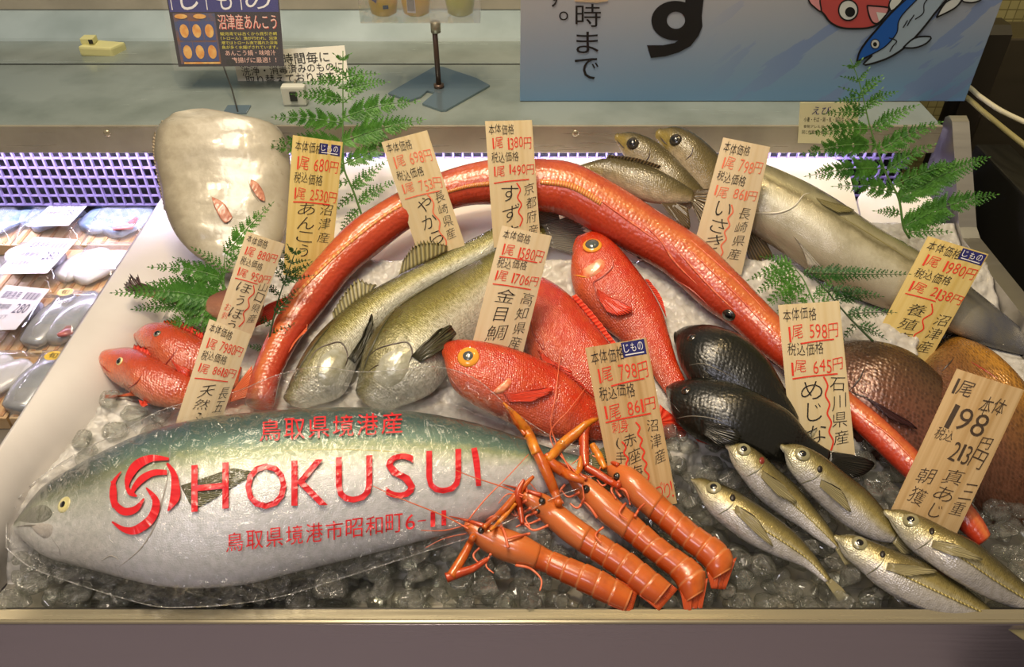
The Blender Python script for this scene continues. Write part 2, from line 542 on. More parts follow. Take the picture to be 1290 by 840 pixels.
def put_text(mb, s, rect, fn, slant=0.0, rot=0.0, keep=False, sub=0.0, thin=0.0):
    """fit string s into rect (u0, v0, u1, v1; v grows downwards) and map it with fn(u, v) -> point"""
    vs, fs, (x0, y0, x1, y1) = glyphs(s, 3, thin)
    if not fs: return
    u0, v0, u1, v1 = rect
    w_, h_ = max(x1 - x0, 1e-6), max(y1 - y0, 1e-6)
    if sub:
        bm = bmesh.new()
        bv = [bm.verts.new((a, b, 0)) for a, b in vs]
        for f in fs:
            try: bm.faces.new([bv[i] for i in f])
            except ValueError: pass
        bmesh.ops.triangulate(bm, faces=bm.faces[:])
        for _ in range(4):
            es = [e for e in bm.edges if e.calc_length() > sub]
            if not es: break
            bmesh.ops.subdivide_edges(bm, edges=es, cuts=1)
            bmesh.ops.triangulate(bm, faces=bm.faces[:])
        bm.verts.index_update()
        vs = [(v.co.x, v.co.y) for v in bm.verts]; fs = [tuple(v.index for v in f.verts) for f in bm.faces]
        bm.free()
    out = []
    cr, sr = math.cos(rot), math.sin(rot)
    for a, b in vs:
        p = (a - x0) / w_ - 0.5; q = (y1 - b) / h_ - 0.5
        p -= slant * q
        p *= (u1 - u0); q *= (v1 - v0)
        p, q = p * cr - q * sr, p * sr + q * cr
        out.append(fn((u0 + u1) / 2 + p, (v0 + v1) / 2 + q))
    mb.add(out, fs)

def put_hand(mb, s, rect, fn, asp, slant=0.12, vertical=False, loose=1.0):
    """handwritten: each character by itself with a little wobble; asp = sheet width / height"""
    u0, v0, u1, v1 = rect
    n = len(s)
    if vertical:
        ch = (v1 - v0) / n
        for i, c in enumerate(s):
            if c == ' ': continue
            du = R.uniform(-0.02, 0.02) * loose
            hh = ch * R.uniform(0.74, 0.88)
            b = glyphs(c)[2]; ar = (b[2] - b[0]) / max(b[3] - b[1], 0.01)
            ww = min(u1 - u0, hh / asp * max(ar, 0.35)) if ar < 0.8 else (u1 - u0)
            if ar > 2.5: hh *= 0.35
            uc = (u0 + u1) / 2 + du; vc = v0 + ch * (i + 0.5)
            put_text(mb, c, (uc - ww / 2, vc - hh / 2, uc + ww / 2, vc + hh / 2), fn, slant, R.uniform(-0.12, 0.05) * loose, thin=0.012)
    else:
        ws = []
        for c in s:
            b = glyphs(c)[2]; ws.append(0.45 if c == ' ' else max(b[2] - b[0], 0.16) + 0.10)
        k = (u1 - u0) / sum(ws); x = u0
        for c, cw in zip(s, ws):
            if c != ' ':
                dv = R.uniform(-0.006, 0.006) * loose
                rs = R.uniform(0.9, 1.06)
                put_text(mb, c, (x + 0.05 * k, v0 + dv, x + (cw - 0.05) * k, v0 + (v1 - v0) * rs + dv), fn, slant, R.uniform(-0.06, 0.06) * loose, thin=0.007)
            x += cw * k

def put_stroke(mb, pts, wd, fn, asp=1.0, n=None):
    """a brush line through 2d points with width (units of v) wd, or a list of widths"""
    n = n or 8 * len(pts)
    ws = wd if isinstance(wd, (list, tuple)) else [wd] * len(pts)
    q = catmull([(p[0] * asp, p[1], ww) for p, ww in zip(pts, ws)], n)
    vs = []; fs = []
    for i, (x, y, ww) in enumerate(q):
        a = q[max(i - 1, 0)]; b = q[min(i + 1, n - 1)]
        tx, ty = b[0] - a[0], b[1] - a[1]; L = math.hypot(tx, ty) or 1
        nx, ny = -ty / L * ww / 2, tx / L * ww / 2
        vs += [fn((x + nx) / asp, y + ny), fn((x - nx) / asp, y - ny)]
    for i in range(n - 1):
        fs.append((2 * i, 2 * i + 1, 2 * i + 3, 2 * i + 2))
    mb.add(vs, fs)

def put_poly(mb, pts, fn):
    """a filled flat outline"""
    from mathutils.geometry import tessellate_polygon
    tri = tessellate_polygon([[Vector((p[0], p[1], 0)) for p in pts]])
    mb.add([fn(*p) for p in pts], [tuple(t) for t in tri])

def ell(cx, cy, rx, ry, n=28, rot=0.0):
    c, s = math.cos(rot), math.sin(rot)
    return [(cx + rx * math.cos(t) * c - ry * math.sin(t) * s, cy + rx * math.cos(t) * s + ry * math.sin(t) * c)
            for t in (2 * math.pi * k / n for k in range(n))]
# ------------------------------------------------------------------ the display case and the room behind it
ZL, YL = 0.22, 1.226                     # rear ledge: height, front edge
M['ledge_steel'] = steel('ledge_steel', '#b0a994', 0.30, 0.15, smear='#989280', metal=0.45)
M['shelf_steel'] = steel('shelf_steel', '#a3ada6', 0.22, 0.12, smear='#8b958d', metal=0.4)
M['front_steel'] = steel('front_steel', '#a49aa4', 0.2, 0.12, metal=0.7)
M['rim_steel'] = steel('rim_steel', '#b5ac92', 0.25, 0.1, metal=0.7)
M['dark_steel'] = steel('dark_steel', '#4a4846', 0.35, 0.1)
M['panel_steel'] = steel('panel_steel', '#b3b0aa', 0.35, 0.1)
M['grille'] = plain('grille', '#756a90', 0.45)
M['dark'] = plain('dark', '#12101a', 0.7)
M['beige'] = plain('beige', '#b3ab98', 0.5, noise_scale=12, col2='#a39c8a')
M['pale_rail'] = plain('pale_rail', '#a9b8b8', 0.35, noise_scale=8, col2='#94a3a2')
M['blue_wall'] = plain('blue_wall', '#64808f', 0.6)
M['seam'] = plain('seam', '#23241f', 0.6)
M['led'] = emit('led', '#e8deff', 115.0)

case = empty('display_case', (0, 0.47, -0.3), 'long stainless steel refrigerated fish display case filled with ice', 'display case')
XR = 0.712                                # inner face of the right end panel
# front face, rim and inner front wall
box('front_panel', (-1.6, 0.4697, -0.45), (0.75, 0.486, -0.0022), M['front_steel'], case, 0.001)
prism_yz('front_rim', [(0.4700, -0.0015), (0.4705, 0.0015), (0.4725, 0.0022), (0.4745, 0.0008), (0.4865, 0.0005), (0.4865, -0.002)], -1.6, 0.75, M['rim_steel'], case)
box('inner_front_wall', (-1.6, 0.4868, -0.05), (0.75, 0.490, -0.0015), M['dark_steel'], case, 0.0005)
M['tray_steel'] = steel('tray_steel', '#a09c92', 0.3, 0.1, metal=0.5)
box('tray_floor', (-0.60, 0.4903, -0.05), (XR, 1.235, -0.042), M['tray_steel'], case, 0.0005)
box('tray_floor', (-1.6, 0.4903, -0.03), (-0.605, 1.30, -0.022), M['panel_steel'], case, 0.0005)
# right end panel with its sloping rear post
prof = [(0.47, -0.05), (0.47, 0.02), (0.55, 0.08), (0.75, 0.10), (1.075, 0.10), (1.095, 0.108), (1.222, 0.228), (1.236, 0.232), (1.246, 0.225), (1.25, -0.05)]
prism_yz('end_panel', prof, XR, XR + 0.028, M['panel_steel'], case)
# rear ledge: top slab, fascia with rivets, lip
box('rear_ledge', (-1.6, YL - 0.002, ZL - 0.012), (0.70, 1.485, ZL), M['shelf_steel'], case, 0.002)
box('ledge_fascia', (-1.6, YL - 0.006, ZL - 0.047), (0.70, YL, ZL + 0.0012), M['ledge_steel'], case, 0.0015)
def rivet(u, v):
    p = PY(u, v, YL - 0.006)
    bm = bmesh.new(); bmesh.ops.create_uvsphere(bm, u_segments=12, v_segments=8, radius=0.006)
    for q in bm.verts: q.co = Vector((q.co.x, q.co.y * 0.45, q.co.z)) + p
    bm_obj('rivet', bm, M['rim_steel'], case, True)
for u in (135, 725, -200): rivet(u, 168)
# air grille under the ledge
GY = 1.285
def grille(x0, x1, z0, z1):
    mb = MB()
    def bar(lo, hi):
        (ax, ay, az), (bx, by, bz) = lo, hi
        vs = [(x, y, z) for x in (ax, bx) for y in (ay, by) for z in (az, bz)]
        mb.add(vs, [(0, 1, 3, 2), (4, 6, 7, 5), (0, 4, 5, 1), (2, 3, 7, 6), (0, 2, 6, 4), (1, 5, 7, 3)])
    n = int((x1 - x0) / 0.0168)
    for i in range(n + 1):
        x = x0 + i * 0.0168; bar((x, GY, z0), (x + 0.0031, GY + 0.006, z1))
    k = 8
    for j in range(k + 1):
        z = z0 + (z1 - z0) * j / k; bar((x0, GY + 0.0005, z - 0.0014), (x1, GY + 0.0055, z + 0.0014))
    mb.build('air_grille', M['grille'], case, False)
grille(-1.6, 0.70, 0.035, 0.185)
box('grille_backing', (-1.6, GY + 0.014, -0.05), (0.70, GY + 0.02, 0.205), M['dark'], case, 0.0005)
tb = tube('light_tube', [(-1.55, 1.238, 0.181), (0.60, 1.238, 0.181)], 0.007, M['led'], case, 12)
# shelf top behind the ledge, seams, riser, rails
counter = empty('rear_counter', (0, 1.486, 0.20), 'steel counter top with pale rails behind the display case', 'counter')
box('counter_top', (-1.8, 1.486, ZL - 0.02), (0.79, 1.63, ZL + 0.001), M['shelf_steel'], counter, 0.002)
box('seam', (-1.8, 1.4815, ZL - 0.002), (0.79, 1.4862, ZL + 0.0006), M['seam'], counter, 0.0002)
prism_yz('pale_rail', [(1.60, ZL), (1.604, ZL + 0.006), (1.66, ZL + 0.040), (1.70, ZL + 0.042), (1.70, ZL - 0.02), (1.60, ZL - 0.02)], -1.8, 0.79, M['pale_rail'], counter)
prism_yz('beige_rail', [(1.665, 0.262), (1.667, 0.295), (1.672, 0.299), (1.74, 0.299), (1.74, 0.262)], -1.8, -0.68, M['beige'], counter)
prism_yz('beige_rail', [(1.665, 0.262), (1.667, 0.295), (1.672, 0.299), (1.74, 0.299), (1.74, 0.262)], -0.676, 0.79, M['beige'], counter)
wb = box('wall_back', (-2.2, 1.76, -0.6), (1.4, 1.80, 1.4), M['blue_wall'], None, 0.001); tag(wb, kind='structure')

# ------------------------------------------------------------------ right side: dark gap, tiled wall, neighbouring unit, cables
def tile_mat():
    m, nt, out = newmat('mosaic_tile')
    b = N(nt, 'ShaderNodeBsdfPrincipled'); setp(b, Roughness=0.3)
    tc = N(nt, 'ShaderNodeTexCoord'); mp = N(nt, 'ShaderNodeMapping')
    mp.inputs['Rotation'].default_value = (math.radians(90), 0, 0)
    nt.links.new(tc.outputs['Object'], mp.inputs[0])
    br = N(nt, 'ShaderNodeTexBrick'); br.offset = 0.0
    br.inputs['Scale'].default_value = 26; br.inputs['Brick Width'].default_value = 0.5; br.inputs['Row Height'].default_value = 0.5
    br.inputs['Mortar Size'].default_value = 0.03
    br.inputs['Color1'].default_value = lin('#b9ae76'); br.inputs['Color2'].default_value = lin('#a89d68'); br.inputs['Mortar'].default_value = lin('#7d7448')
    nt.links.new(mp.outputs[0], br.inputs['Vector']); nt.links.new(br.outputs[0], b.inputs['Base Color'])
    nt.links.new(b.outputs[0], out.inputs[0]); return m
M['tile'] = tile_mat()
wr = box('wall_right', (0.80, 1.70, -0.6), (2.2, 1.755, 1.4), M['tile'], None, 0.001); tag(wr, kind='structure')
M['unit_dark'] = plain('unit_dark', '#15140f', 0.45)
M['unit_steel'] = steel('unit_steel', '#6b6350', 0.4)
M['unit_post'] = plain('unit_post', '#2b2415', 0.5)
unit = empty('neighbouring_counter', (1.1, 0.9, -0.6), 'dark counter unit standing right of the display case', 'counter')
box('dark_side', (0.80, 0.2, -0.6), (0.86, 1.28, 0.16), M['unit_dark'], unit, 0.004)
box('counter_body', (0.862, 0.2, -0.6), (2.0, 1.36, 0.02), M['unit_dark'], unit, 0.004)
a = PY(1272, 120, 1.40)
prism_yz('corner_post', [(1.37, -0.6), (1.37, 0.315), (1.385, 0.327), (1.42, 0.327), (1.42, -0.6)], 0.800, 0.846, M['unit_post'], unit)
box('steel_cover', (0.848, 1.375, -0.6), (2.0, 1.46, 0.308), M['unit_steel'], unit, 0.004)
M['cable_white'] = plain('cable_white', '#c9c2a4', 0.45)
M['cable_grey'] = plain('cable_grey', '#8d8455', 0.45)
c1 = empty('cable', PY(1212, 122, 1.30), 'pale upper cable running from the sign board across the dark gap', 'cable', 'cables beside the sign board')
tube('cable_run', [PD(u, v, z) for u, v, z in catmull([(1180, 112, 1.46), (1214, 107, 1.43), (1235, 122, 1.38), (1262, 140, 1.33), (1300, 158, 1.28), (1340, 176, 1.25)], 30)], 0.0042, M['cable_white'], c1)
c2 = empty('cable', PY(1212, 126, 1.30), 'olive lower cable running from the sign board down into the dark gap', 'cable', 'cables beside the sign board')
tube('cable_run', [PD(u, v, z) for u, v, z in catmull([(1190, 126, 1.45), (1212, 120, 1.42), (1240, 142, 1.36), (1268, 165, 1.30), (1300, 190, 1.26), (1340, 220, 1.22)], 30)], 0.0045, M['cable_grey'], c2)
fl = box('floor', (-2.2, -1.0, -0.62), (2.2, 1.8, -0.60), plain('floor_grey', '#a39ea4', 0.5), None, 0.001); tag(fl, kind='structure')

# ------------------------------------------------------------------ left divider
M['divider'] = plain('divider', '#d6d2ce', 0.45, noise_scale=6, col2='#c6c0ba')
dv = empty('divider_board', (-0.56, 0.8, -0.04), 'pale plastic divider board slanting between the packed fish and the ice', 'divider')
FOOT = [(P(u, v, 0.0).y, P(u, v, 0.0).x) for u, v in ((-60, 760), (-8, 690), (58, 612), (112, 545), (166, 470), (208, 380), (236, 318), (262, 260))]
def foot_x(y):
    """where the divider meets the ice"""
    if y <= FOOT[0][0]: return FOOT[0][1]
    for (y0, x0_), (y1, x1_) in zip(FOOT, FOOT[1:]):
        if y <= y1: return x0_ + (x1_ - x0_) * (y - y0) / (y1 - y0)
    return FOOT[-1][1]
def dprism():
    bm = bmesh.new(); rows = []
    for k in range(29):
        y = 0.495 + (1.215 - 0.495) * k / 28
        zt = 0.104; xt = -0.592 - max(0.0, 0.62 - y) * 0.3
        fx = foot_x(y); fz = S(y) + 0.004
        fx = max(fx, xt + 0.012)
        fz = min(fz, 0.095)
        pr = [(xt, zt), (xt + 0.006, zt + 0.002), (fx, fz), (fx + 0.003, -0.04), (fx - 0.004, -0.04), (fx - 0.006, fz - 0.006)]
        rows.append([bm.verts.new((x, y, z)) for x, z in pr])
    n = 6
    for a_, b_ in zip(rows, rows[1:]):
        for i in range(n): bm.faces.new((a_[i], a_[(i + 1) % n], b_[(i + 1) % n], b_[i]))
    bm.faces.new(rows[0][::-1]); bm.faces.new(rows[-1])
    return bm
bm_obj('board', dprism(), M['divider'], dv, True)

# ------------------------------------------------------------------ white foam backing board at the rear of the ice
M['foam'] = plain('foam', '#efecea', 0.6)
fb = empty('backing_board', (0.1, 1.12, 0.02), 'white foam backing board leaning under the steel ledge', 'board')
def rounded_board(u0, u1, y0, z0, y1, z1, x0, x1, th, rad):
    bm = bmesh.new()
    n = 8; pts = []
    L = math.hypot(y1 - y0, z1 - z0)
    pts = [(x0, 0), (x1, 0)]
    for k in range(n + 1):
        t = math.pi / 2 * k / n
        pts.append((x1 - rad + rad * math.cos(t), L - rad + rad * math.sin(t)))
    for k in range(n + 1):
        t = math.pi / 2 * k / n
        pts.append((x0 + rad - rad * math.sin(t), L - rad + rad * math.cos(t)))
    d = Vector((0, (y1 - y0) / L, (z1 - z0) / L)); nn = Vector((0, -d.z, d.y))
    f_ = [bm.verts.new(Vector((a, 0, 0)) + Vector((0, y0, z0)) + d * b) for a, b in pts]
    k_ = [bm.verts.new(v.co - nn * th) for v in f_]
    bm.faces.new(f_); bm.faces.new(k_[::-1])
    m_ = len(pts)
    for i in range(m_): bm.faces.new((f_[i], k_[i], k_[(i + 1) % m_], f_[(i + 1) % m_]))
    return bm
bm_obj('foam_sheet', rounded_board(0, 0, 1.03, 0.085, 1.216, 0.165, -0.42, 0.555, 0.012, 0.03), M['foam'], fb)
fb2 = empty('backing_board', (0.63, 1.12, 0.02), 'small white foam offcut behind the right fern', 'board')
bm_obj('foam_sheet', rounded_board(0, 0, 1.03, 0.07, 1.18, 0.135, 0.565, 0.69, 0.012, 0.04), M['foam'], fb2)
# ------------------------------------------------------------------ the big printed board
YB = 1.317
def board_mat():
    m, nt, out = newmat('board_print')
    b = N(nt, 'ShaderNodeBsdfPrincipled'); setp(b, Roughness=0.35)
    tc = N(nt, 'ShaderNodeTexCoord'); sep = N(nt, 'ShaderNodeSeparateXYZ'); nt.links.new(tc.outputs['Object'], sep.inputs[0])
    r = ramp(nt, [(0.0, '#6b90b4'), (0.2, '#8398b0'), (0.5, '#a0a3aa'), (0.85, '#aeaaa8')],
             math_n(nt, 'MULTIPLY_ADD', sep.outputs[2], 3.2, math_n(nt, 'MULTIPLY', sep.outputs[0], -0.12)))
    mp = N(nt, 'ShaderNodeMapping'); mp.inputs['Scale'].default_value = (7, 1, 34)
    m0 = N(nt, 'ShaderNodeMapping'); m0.inputs['Rotation'].default_value = (0, math.radians(42), 0)
    nt.links.new(tc.outputs['Object'], m0.inputs[0]); nt.links.new(m0.outputs[0], mp.inputs[0])
    nz = N(nt, 'ShaderNodeTexNoise'); nz.inputs['Scale'].default_value = 0.9; nz.inputs['Detail'].default_value = 4
    nt.links.new(mp.outputs[0], nz.inputs['Vector'])
    f = ramp(nt, [(0.54, '#000000'), (0.55, '#ffffff')], nz.outputs[0]).outputs[0]
    fx = ramp(nt, [(0.30, '#000000'), (0.45, '#ffffff')], sep.outputs[0]).outputs[0]
    f = math_n(nt, 'MULTIPLY', math_n(nt, 'MULTIPLY', f, fx), 0.8)
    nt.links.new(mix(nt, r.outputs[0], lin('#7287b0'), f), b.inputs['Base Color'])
    nt.links.new(b.outputs[0], out.inputs[0]); return m
M['board'] = board_mat()
M['board_black'] = plain('board_black', '#141417', 0.35)
M['board_edge'] = plain('board_edge', '#c9c6bd', 0.5)
p0 = PZ(655, 128, ZL)
x0, x1 = PY(655, 128, YB).x, PY(1215, 128, YB).x
sb = empty('sign_board', (x0, YB, ZL), 'large pale blue notice board with cartoon fish standing on the steel ledge', 'sign')
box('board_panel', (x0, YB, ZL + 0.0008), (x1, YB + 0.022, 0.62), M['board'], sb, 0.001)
def fB(off):
    return lambda u, v: PY(u, v, YB - off)
mb = MB()
f1 = fB(0.0012)
# 時まで  column
put_text(mb, '時', (725, 5, 757, 34), f1); put_text(mb, 'ま', (726, 40, 754, 67), f1); put_text(mb, 'で', (724, 73, 754, 100), f1)
put_text(mb, 'す', (691, -22, 708, 9), f1)
for t in range(1):
    n = 24; o_ = ell(710, 20, 5.6, 5.6, n); i_ = ell(710, 20, 4.0, 4.0, n)
    mb.add([f1(*p) for p in o_ + i_], [(k, (k + 1) % n, n + (k + 1) % n, n + k) for k in range(n)])
# the large す: loop, stem and tail
n = 36
o_ = ell(851, 26, 30.5, 25, n); i_ = ell(851.5, 25.5, 11.5, 10.8, n)
mb.add([f1(*p) for p in o_ + i_], [(k, (k + 1) % n, n + (k + 1) % n, n + k) for k in range(n)])
put_poly(mb, [(863, 8), (864, -14), (888, -16), (884, 20), (885, 33), (880, 45), (870, 58), (855, 66), (838, 71), (820, 73), (815, 57), (835, 57), (850, 54), (858, 48), (866, 38)], fB(0.0014))
mb.build('lettering', M['board_black'], sb, False)
mb = MB()
put_poly(mb, [(723, -20), (766, -20), (766, 1.5), (752, 3.5), (724, 2)], fB(0.0016)); mb.build('tape', plain('tape', '#b9a489', 0.5), sb, False)
# cartoon fish, printed
M['toon_red'] = plain('toon_red', '#b04846', 0.4); M['toon_pink'] = plain('toon_pink', '#c98a8c', 0.4)
M['toon_blue'] = plain('toon_blue', '#1a55a8', 0.4); M['toon_pale'] = plain('toon_pale', '#93a5b4', 0.4); M['toon_white'] = plain('toon_white', '#c8ccc8', 0.4)
def patch(name, outline, mat, off, parent, line=0.0, close=True):
    mb_ = MB(); put_poly(mb_, outline, fB(off)); o = mb_.build(name, mat, parent, False)
    if line:
        mb2 = MB(); pts = outline + [outline[0]] if close else outline
        put_stroke(mb2, pts, line, fB(off + 0.0003), n=len(pts) * 6); mb2.build('outline', M['board_black'], o, False)
    return o
q = lambda L: [(990 + a / 4.3, b / 4.3) for a, b in L]
patch('cartoon_red_fish', q([(120, -60), (150, 20), (205, 75), (240, 120), (300, 150), (380, 155), (450, 150), (500, 130), (540, 80), (560, 30), (560, -60)]), M['toon_red'], 0.0014, sb, 2.4)
patch('cartoon_fin', q([(120, -40), (125, 5), (150, 35), (190, 62), (185, 10), (180, -40)]), M['toon_pink'], 0.0018, sb, 2.0)
patch('cartoon_fin', q([(440, 30), (555, 42), (545, 75), (500, 125), (470, 120), (450, 80)]), M['toon_pink'], 0.0018, sb, 2.0)
patch('cartoon_fin', q([(490, 65), (545, 72), (505, 118)]), M['toon_white'], 0.0021, sb)
e = patch('cartoon_eye', q(ell(338, 55, 52, 55)), M['toon_white'], 0.0020, sb, 1.8)
patch('cartoon_pupil', q(ell(348, 65, 27, 27)), M['board_black'], 0.0024, e)
patch('cartoon_blue_fish', q([(385, 335), (400, 280), (440, 220), (500, 150), (560, 80), (620, 20), (680, -40), (880, -40), (800, 80), (720, 180), (640, 260), (540, 320), (420, 352), (470, 295)]), M['toon_pale'], 0.0026, sb, 2.4)
patch('cartoon_back', q([(388, 330), (402, 282), (442, 222), (502, 152), (562, 82), (622, 22), (660, -30), (730, -30), (640, 70), (610, 120), (600, 180), (540, 250), (470, 292)]), M['toon_blue'], 0.0030, sb, 1.4)
patch('cartoon_fin', q([(570, 60), (560, 20), (600, -40), (680, -40), (620, 25)]), M['toon_white'], 0.0028, sb, 1.6)
patch('cartoon_fin', q([(635, 258), (700, 205), (785, 200), (760, 235), (700, 258)]), M['toon_pale'], 0.0030, sb, 2.0)
patch('cartoon_fin', q([(815, 95), (870, 10), (960, -20), (920, 40)]), M['toon_white'], 0.0030, sb, 2.0)
patch('cartoon_fin', q([(945, -20), (960, 8), (1010, 14), (1055, 0), (1070, -30)]), M['toon_white'], 0.0030, sb, 2.0)
e = patch('cartoon_eye', q(ell(484, 238, 23, 25)), M['toon_white'], 0.0034, sb, 1.0)
patch('cartoon_pupil', q(ell(483, 240, 11, 12)), M['board_black'], 0.0038, e)
mb = MB()
for L in ([(558, 205), (600, 222), (580, 250), (562, 280)], [(635, 150), (660, 110)], [(658, 140), (675, 105)], [(672, 115), (695, 80)], [(700, 105), (745, 70), (750, 20), (790, -30)]):
    put_stroke(mb, q(L), 1.3, fB(0.0034))
mb.build('pen_lines', M['board_black'], sb, False)

M['blue_steel'] = steel('blue_steel', '#7f929e', 0.15, metal=0.6)
# ------------------------------------------------------------------ navy promotion card in a clear sleeve
def quadfn(tl, tr, br, bl, c, n, off=0.0):
    """maps u, v in 0..1 on the picture quad to a plane through c with normal n"""
    def f(u, v):
        a = (tl[0] + (tr[0] - tl[0]) * u, tl[1] + (tr[1] - tl[1]) * u); b = (bl[0] + (br[0] - bl[0]) * u, bl[1] + (br[1] - bl[1]) * u)
        return on_plane(a[0] + (b[0] - a[0]) * v, a[1] + (b[1] - a[1]) * v, c + n * off, n)
    return f
def sheet(name, f, thick, n, mat, parent, nu=1, nv=1):
    vs = []; uv = []
    for side in (0, 1):
        for j in range(nv + 1):
            for i in range(nu + 1):
                vs.append(f(i / nu, j / nv) - n * (thick * side)); uv.append((i / nu, j / nv))
    k = (nu + 1) * (nv + 1); fs = []
    for j in range(nv):
        for i in range(nu):
            a = j * (nu + 1) + i
            fs.append((a, a + nu + 1, a + nu + 2, a + 1)); fs.append((k + a, k + a + 1, k + a + nu + 2, k + a + nu + 1))
    ring = [i for i in range(nu + 1)] + [j * (nu + 1) + nu for j in range(1, nv + 1)] + [nv * (nu + 1) + i for i in range(nu - 1, -1, -1)] + [j * (nu + 1) for j in range(nv - 1, 0, -1)]
    for a, b in zip(ring, ring[1:] + ring[:1]): fs.append((a, b, k + b, k + a))
    return pyd(name, vs, fs, mat, parent, False, {'along': uv})

M['card_dark'] = plain('card_dark', '#221a26', 0.35); M['card_navy'] = plain('card_navy', '#2b2c78', 0.35)
M['card_yellow'] = plain('card_yellow', '#e2d83c', 0.5); M['card_pink'] = plain('card_pink', '#f1c3b2', 0.5); M['card_red'] = plain('card_red', '#d2382f', 0.5)
M['card_photo'] = plain('card_photo', '#7b4a2c', 0.4, noise_scale=60, col2='#3a4a72'); M['card_roe'] = plain('card_roe', '#d98f35', 0.4, noise_scale=90, col2='#e8bc6a')
M['card_tray'] = plain('card_tray', '#33457e', 0.4)
M['paper'] = plain('paper', '#dcd9cc', 0.6)
M['sleeve'] = film('sleeve', '#ffffff', 0.02, 0.15, 0.1, 0.05, 20, milky=0.02)
cn = Vector((0.0, -0.94, 0.34)).normalized()
cc = PZ(290, 80, ZL + 0.03); cc = PY(290, 84, 1.36)
card = empty('promotion_card', PY(290, 84, 1.36), 'navy and black promotion card with yellow writing standing on the ledge', 'sign')
TL, TR_, BR_, BL = (207, -18), (350, -18), (358, 83), (225, 84)
f0 = quadfn(TL, TR_, BR_, BL, cc, cn)
sheet('card', f0, 0.0012, cn, M['card_dark'], card)
f_ = quadfn(TL, TR_, BR_, BL, cc, cn, 0.0006); fh = quadfn(TL, TR_, BR_, BL, cc, cn, 0.0012); fhh = quadfn(TL, TR_, BR_, BL, cc, cn, 0.0018)
R01 = lambda a, b, c, d: [(a, b), (c, b), (c, d), (a, d)]
mb = MB(); put_poly(mb, R01(0.01, 0, 0.99, 0.325), f_); mb.build('navy_band', M['card_navy'], card, False)
mb = MB()
put_text(mb, 'じ', (0.12, -0.02, 0.28, 0.30), fh, 0.1); put_text(mb, 'も', (0.44, 0.02, 0.58, 0.30), fh, 0.1); put_text(mb, 'の', (0.70, 0.08, 0.92, 0.29), fh, 0.1)
for u in (0.03, 0.345, 0.655): put_poly(mb, R01(u, 0.02, u + 0.008, 0.30), fh)
mb.build('lettering', M['white_ink'], card, False)
mb = MB(); put_poly(mb, R01(0.03, 0.34, 0.41, 0.97), f_); mb.build('photo', M['card_photo'], card, False)
mb = MB(); mc = MB()
for r_ in range(2):
    for k in range(3):
        u0 = 0.055 + k * 0.115; v0 = 0.44 + r_ * 0.26
        put_poly(mb, R01(u0, v0, u0 + 0.108, v0 + 0.235), fh)
        put_poly(mc, ell(u0 + 0.054, v0 + 0.12, 0.04, 0.085, 14), fhh)
for k in range(2): put_poly(mc, ell(0.1 + 0.17 * k, 0.38, 0.06, 0.03, 12), fhh)
put_poly(mc, R01(0.06, 0.945, 0.40, 0.968), fhh)
mb.build('pictured_tray', M['card_tray'], card, False); mc.build('pictured_roe', M['card_roe'], card, False)
mb = MB(); put_text(mb, '沼津産あんこう', (0.435, 0.36, 0.965, 0.55), fh); mb.build('lettering', M['card_red'], card, False)
mb = MB(); put_text(mb, '沼津産あんこう', (0.43, 0.355, 0.96, 0.54), fhh)
for i, t in enumerate(('あんこう鍋・味噌汁', '唐揚げに最適！！')):
    put_text(mb, t, (0.46 + 0.05 * i, 0.80 + i * 0.09, 0.93, 0.868 + i * 0.09), fh)
mb.build('lettering', M['card_pink'], card, False)
mb = MB()
for i, t in enumerate(('駿河湾では古くから底引き網', '（トロール）漁が行われ、沼津', '港ではトロール漁で獲れた深海', '魚が多く水揚げされています。')):
    put_text(mb, t, (0.435, 0.575 + i * 0.056, 0.955, 0.618 + i * 0.056), fh)
mb.build('lettering', M['card_yellow'], card, False)
mb = MB(); n = 16
put_poly(mb, ell(0.50, 0.95, 0.045, 0.045, n), fhh); mb.build('clip_hole', M['board_black'], card, False)
ST_ = [(TL[0] - 7, TL[1]), (TR_[0] + 2, TR_[1]), (BR_[0] + 3, BR_[1] + 3), (BL[0] - 6, BL[1] + 5)]
sheet('clear_sleeve', quadfn(*ST_, cc, cn, 0.0032), 0.0006, cn, M['sleeve'], card)
tube('card_stand', [on_plane(281, 82, cc - cn * 0.004, cn), PZ(292, 112, ZL + 0.02), PZ(300, 142, ZL + 0.001)], 0.0012, M['seam'], card)
box('stand_base', PZ(298, 140, ZL) + Vector((-0.02, -0.012, 0.0003)), PZ(298, 140, ZL) + Vector((0.02, 0.02, 0.0022)), M['blue_steel'], card, 0.0006)

# ------------------------------------------------------------------ white hourly notice behind the card
nn = Vector((0.0, -0.85, 0.53)).normalized(); nc = PY(360, 110, 1.40)
note = empty('notice_sheet', PY(370, 108, 1.40), 'white hourly hygiene notice with black writing behind the navy card', 'sign')
NT = ((292, 66), (434, 57), (440, 104), (302, 112))
fN = quadfn(*NT, nc, nn, 0.0); fN1 = quadfn(*NT, nc, nn, 0.001)
sheet('notice_paper', fN, 0.001, nn, M['paper'], note)
mb = MB()
put_text(mb, '洗浄は1時間毎に', (0.04, 0.12, 0.85, 0.42), fN1); put_text(mb, '洗浄・消毒済みのものに', (0.05, 0.42, 0.96, 0.66), fN1); put_text(mb, '取り替えております', (0.07, 0.66, 0.87, 0.93), fN1)
mb.build('lettering', M['black_ink'], note, False)
M['clip_white'] = plain('clip_white', '#c6c7ba', 0.4)
q0 = PZ(372, 134, ZL)
box('holder', q0 + Vector((-0.020, 0.0, 0.0004)), q0 + Vector((0.020, 0.018, 0.034)), M['clip_white'], note, 0.003)
box('holder_slot', q0 + Vector((-0.006, -0.003, 0.010)), q0 + Vector((0.006, 0.001, 0.026)), M['seam'], note, 0.001)
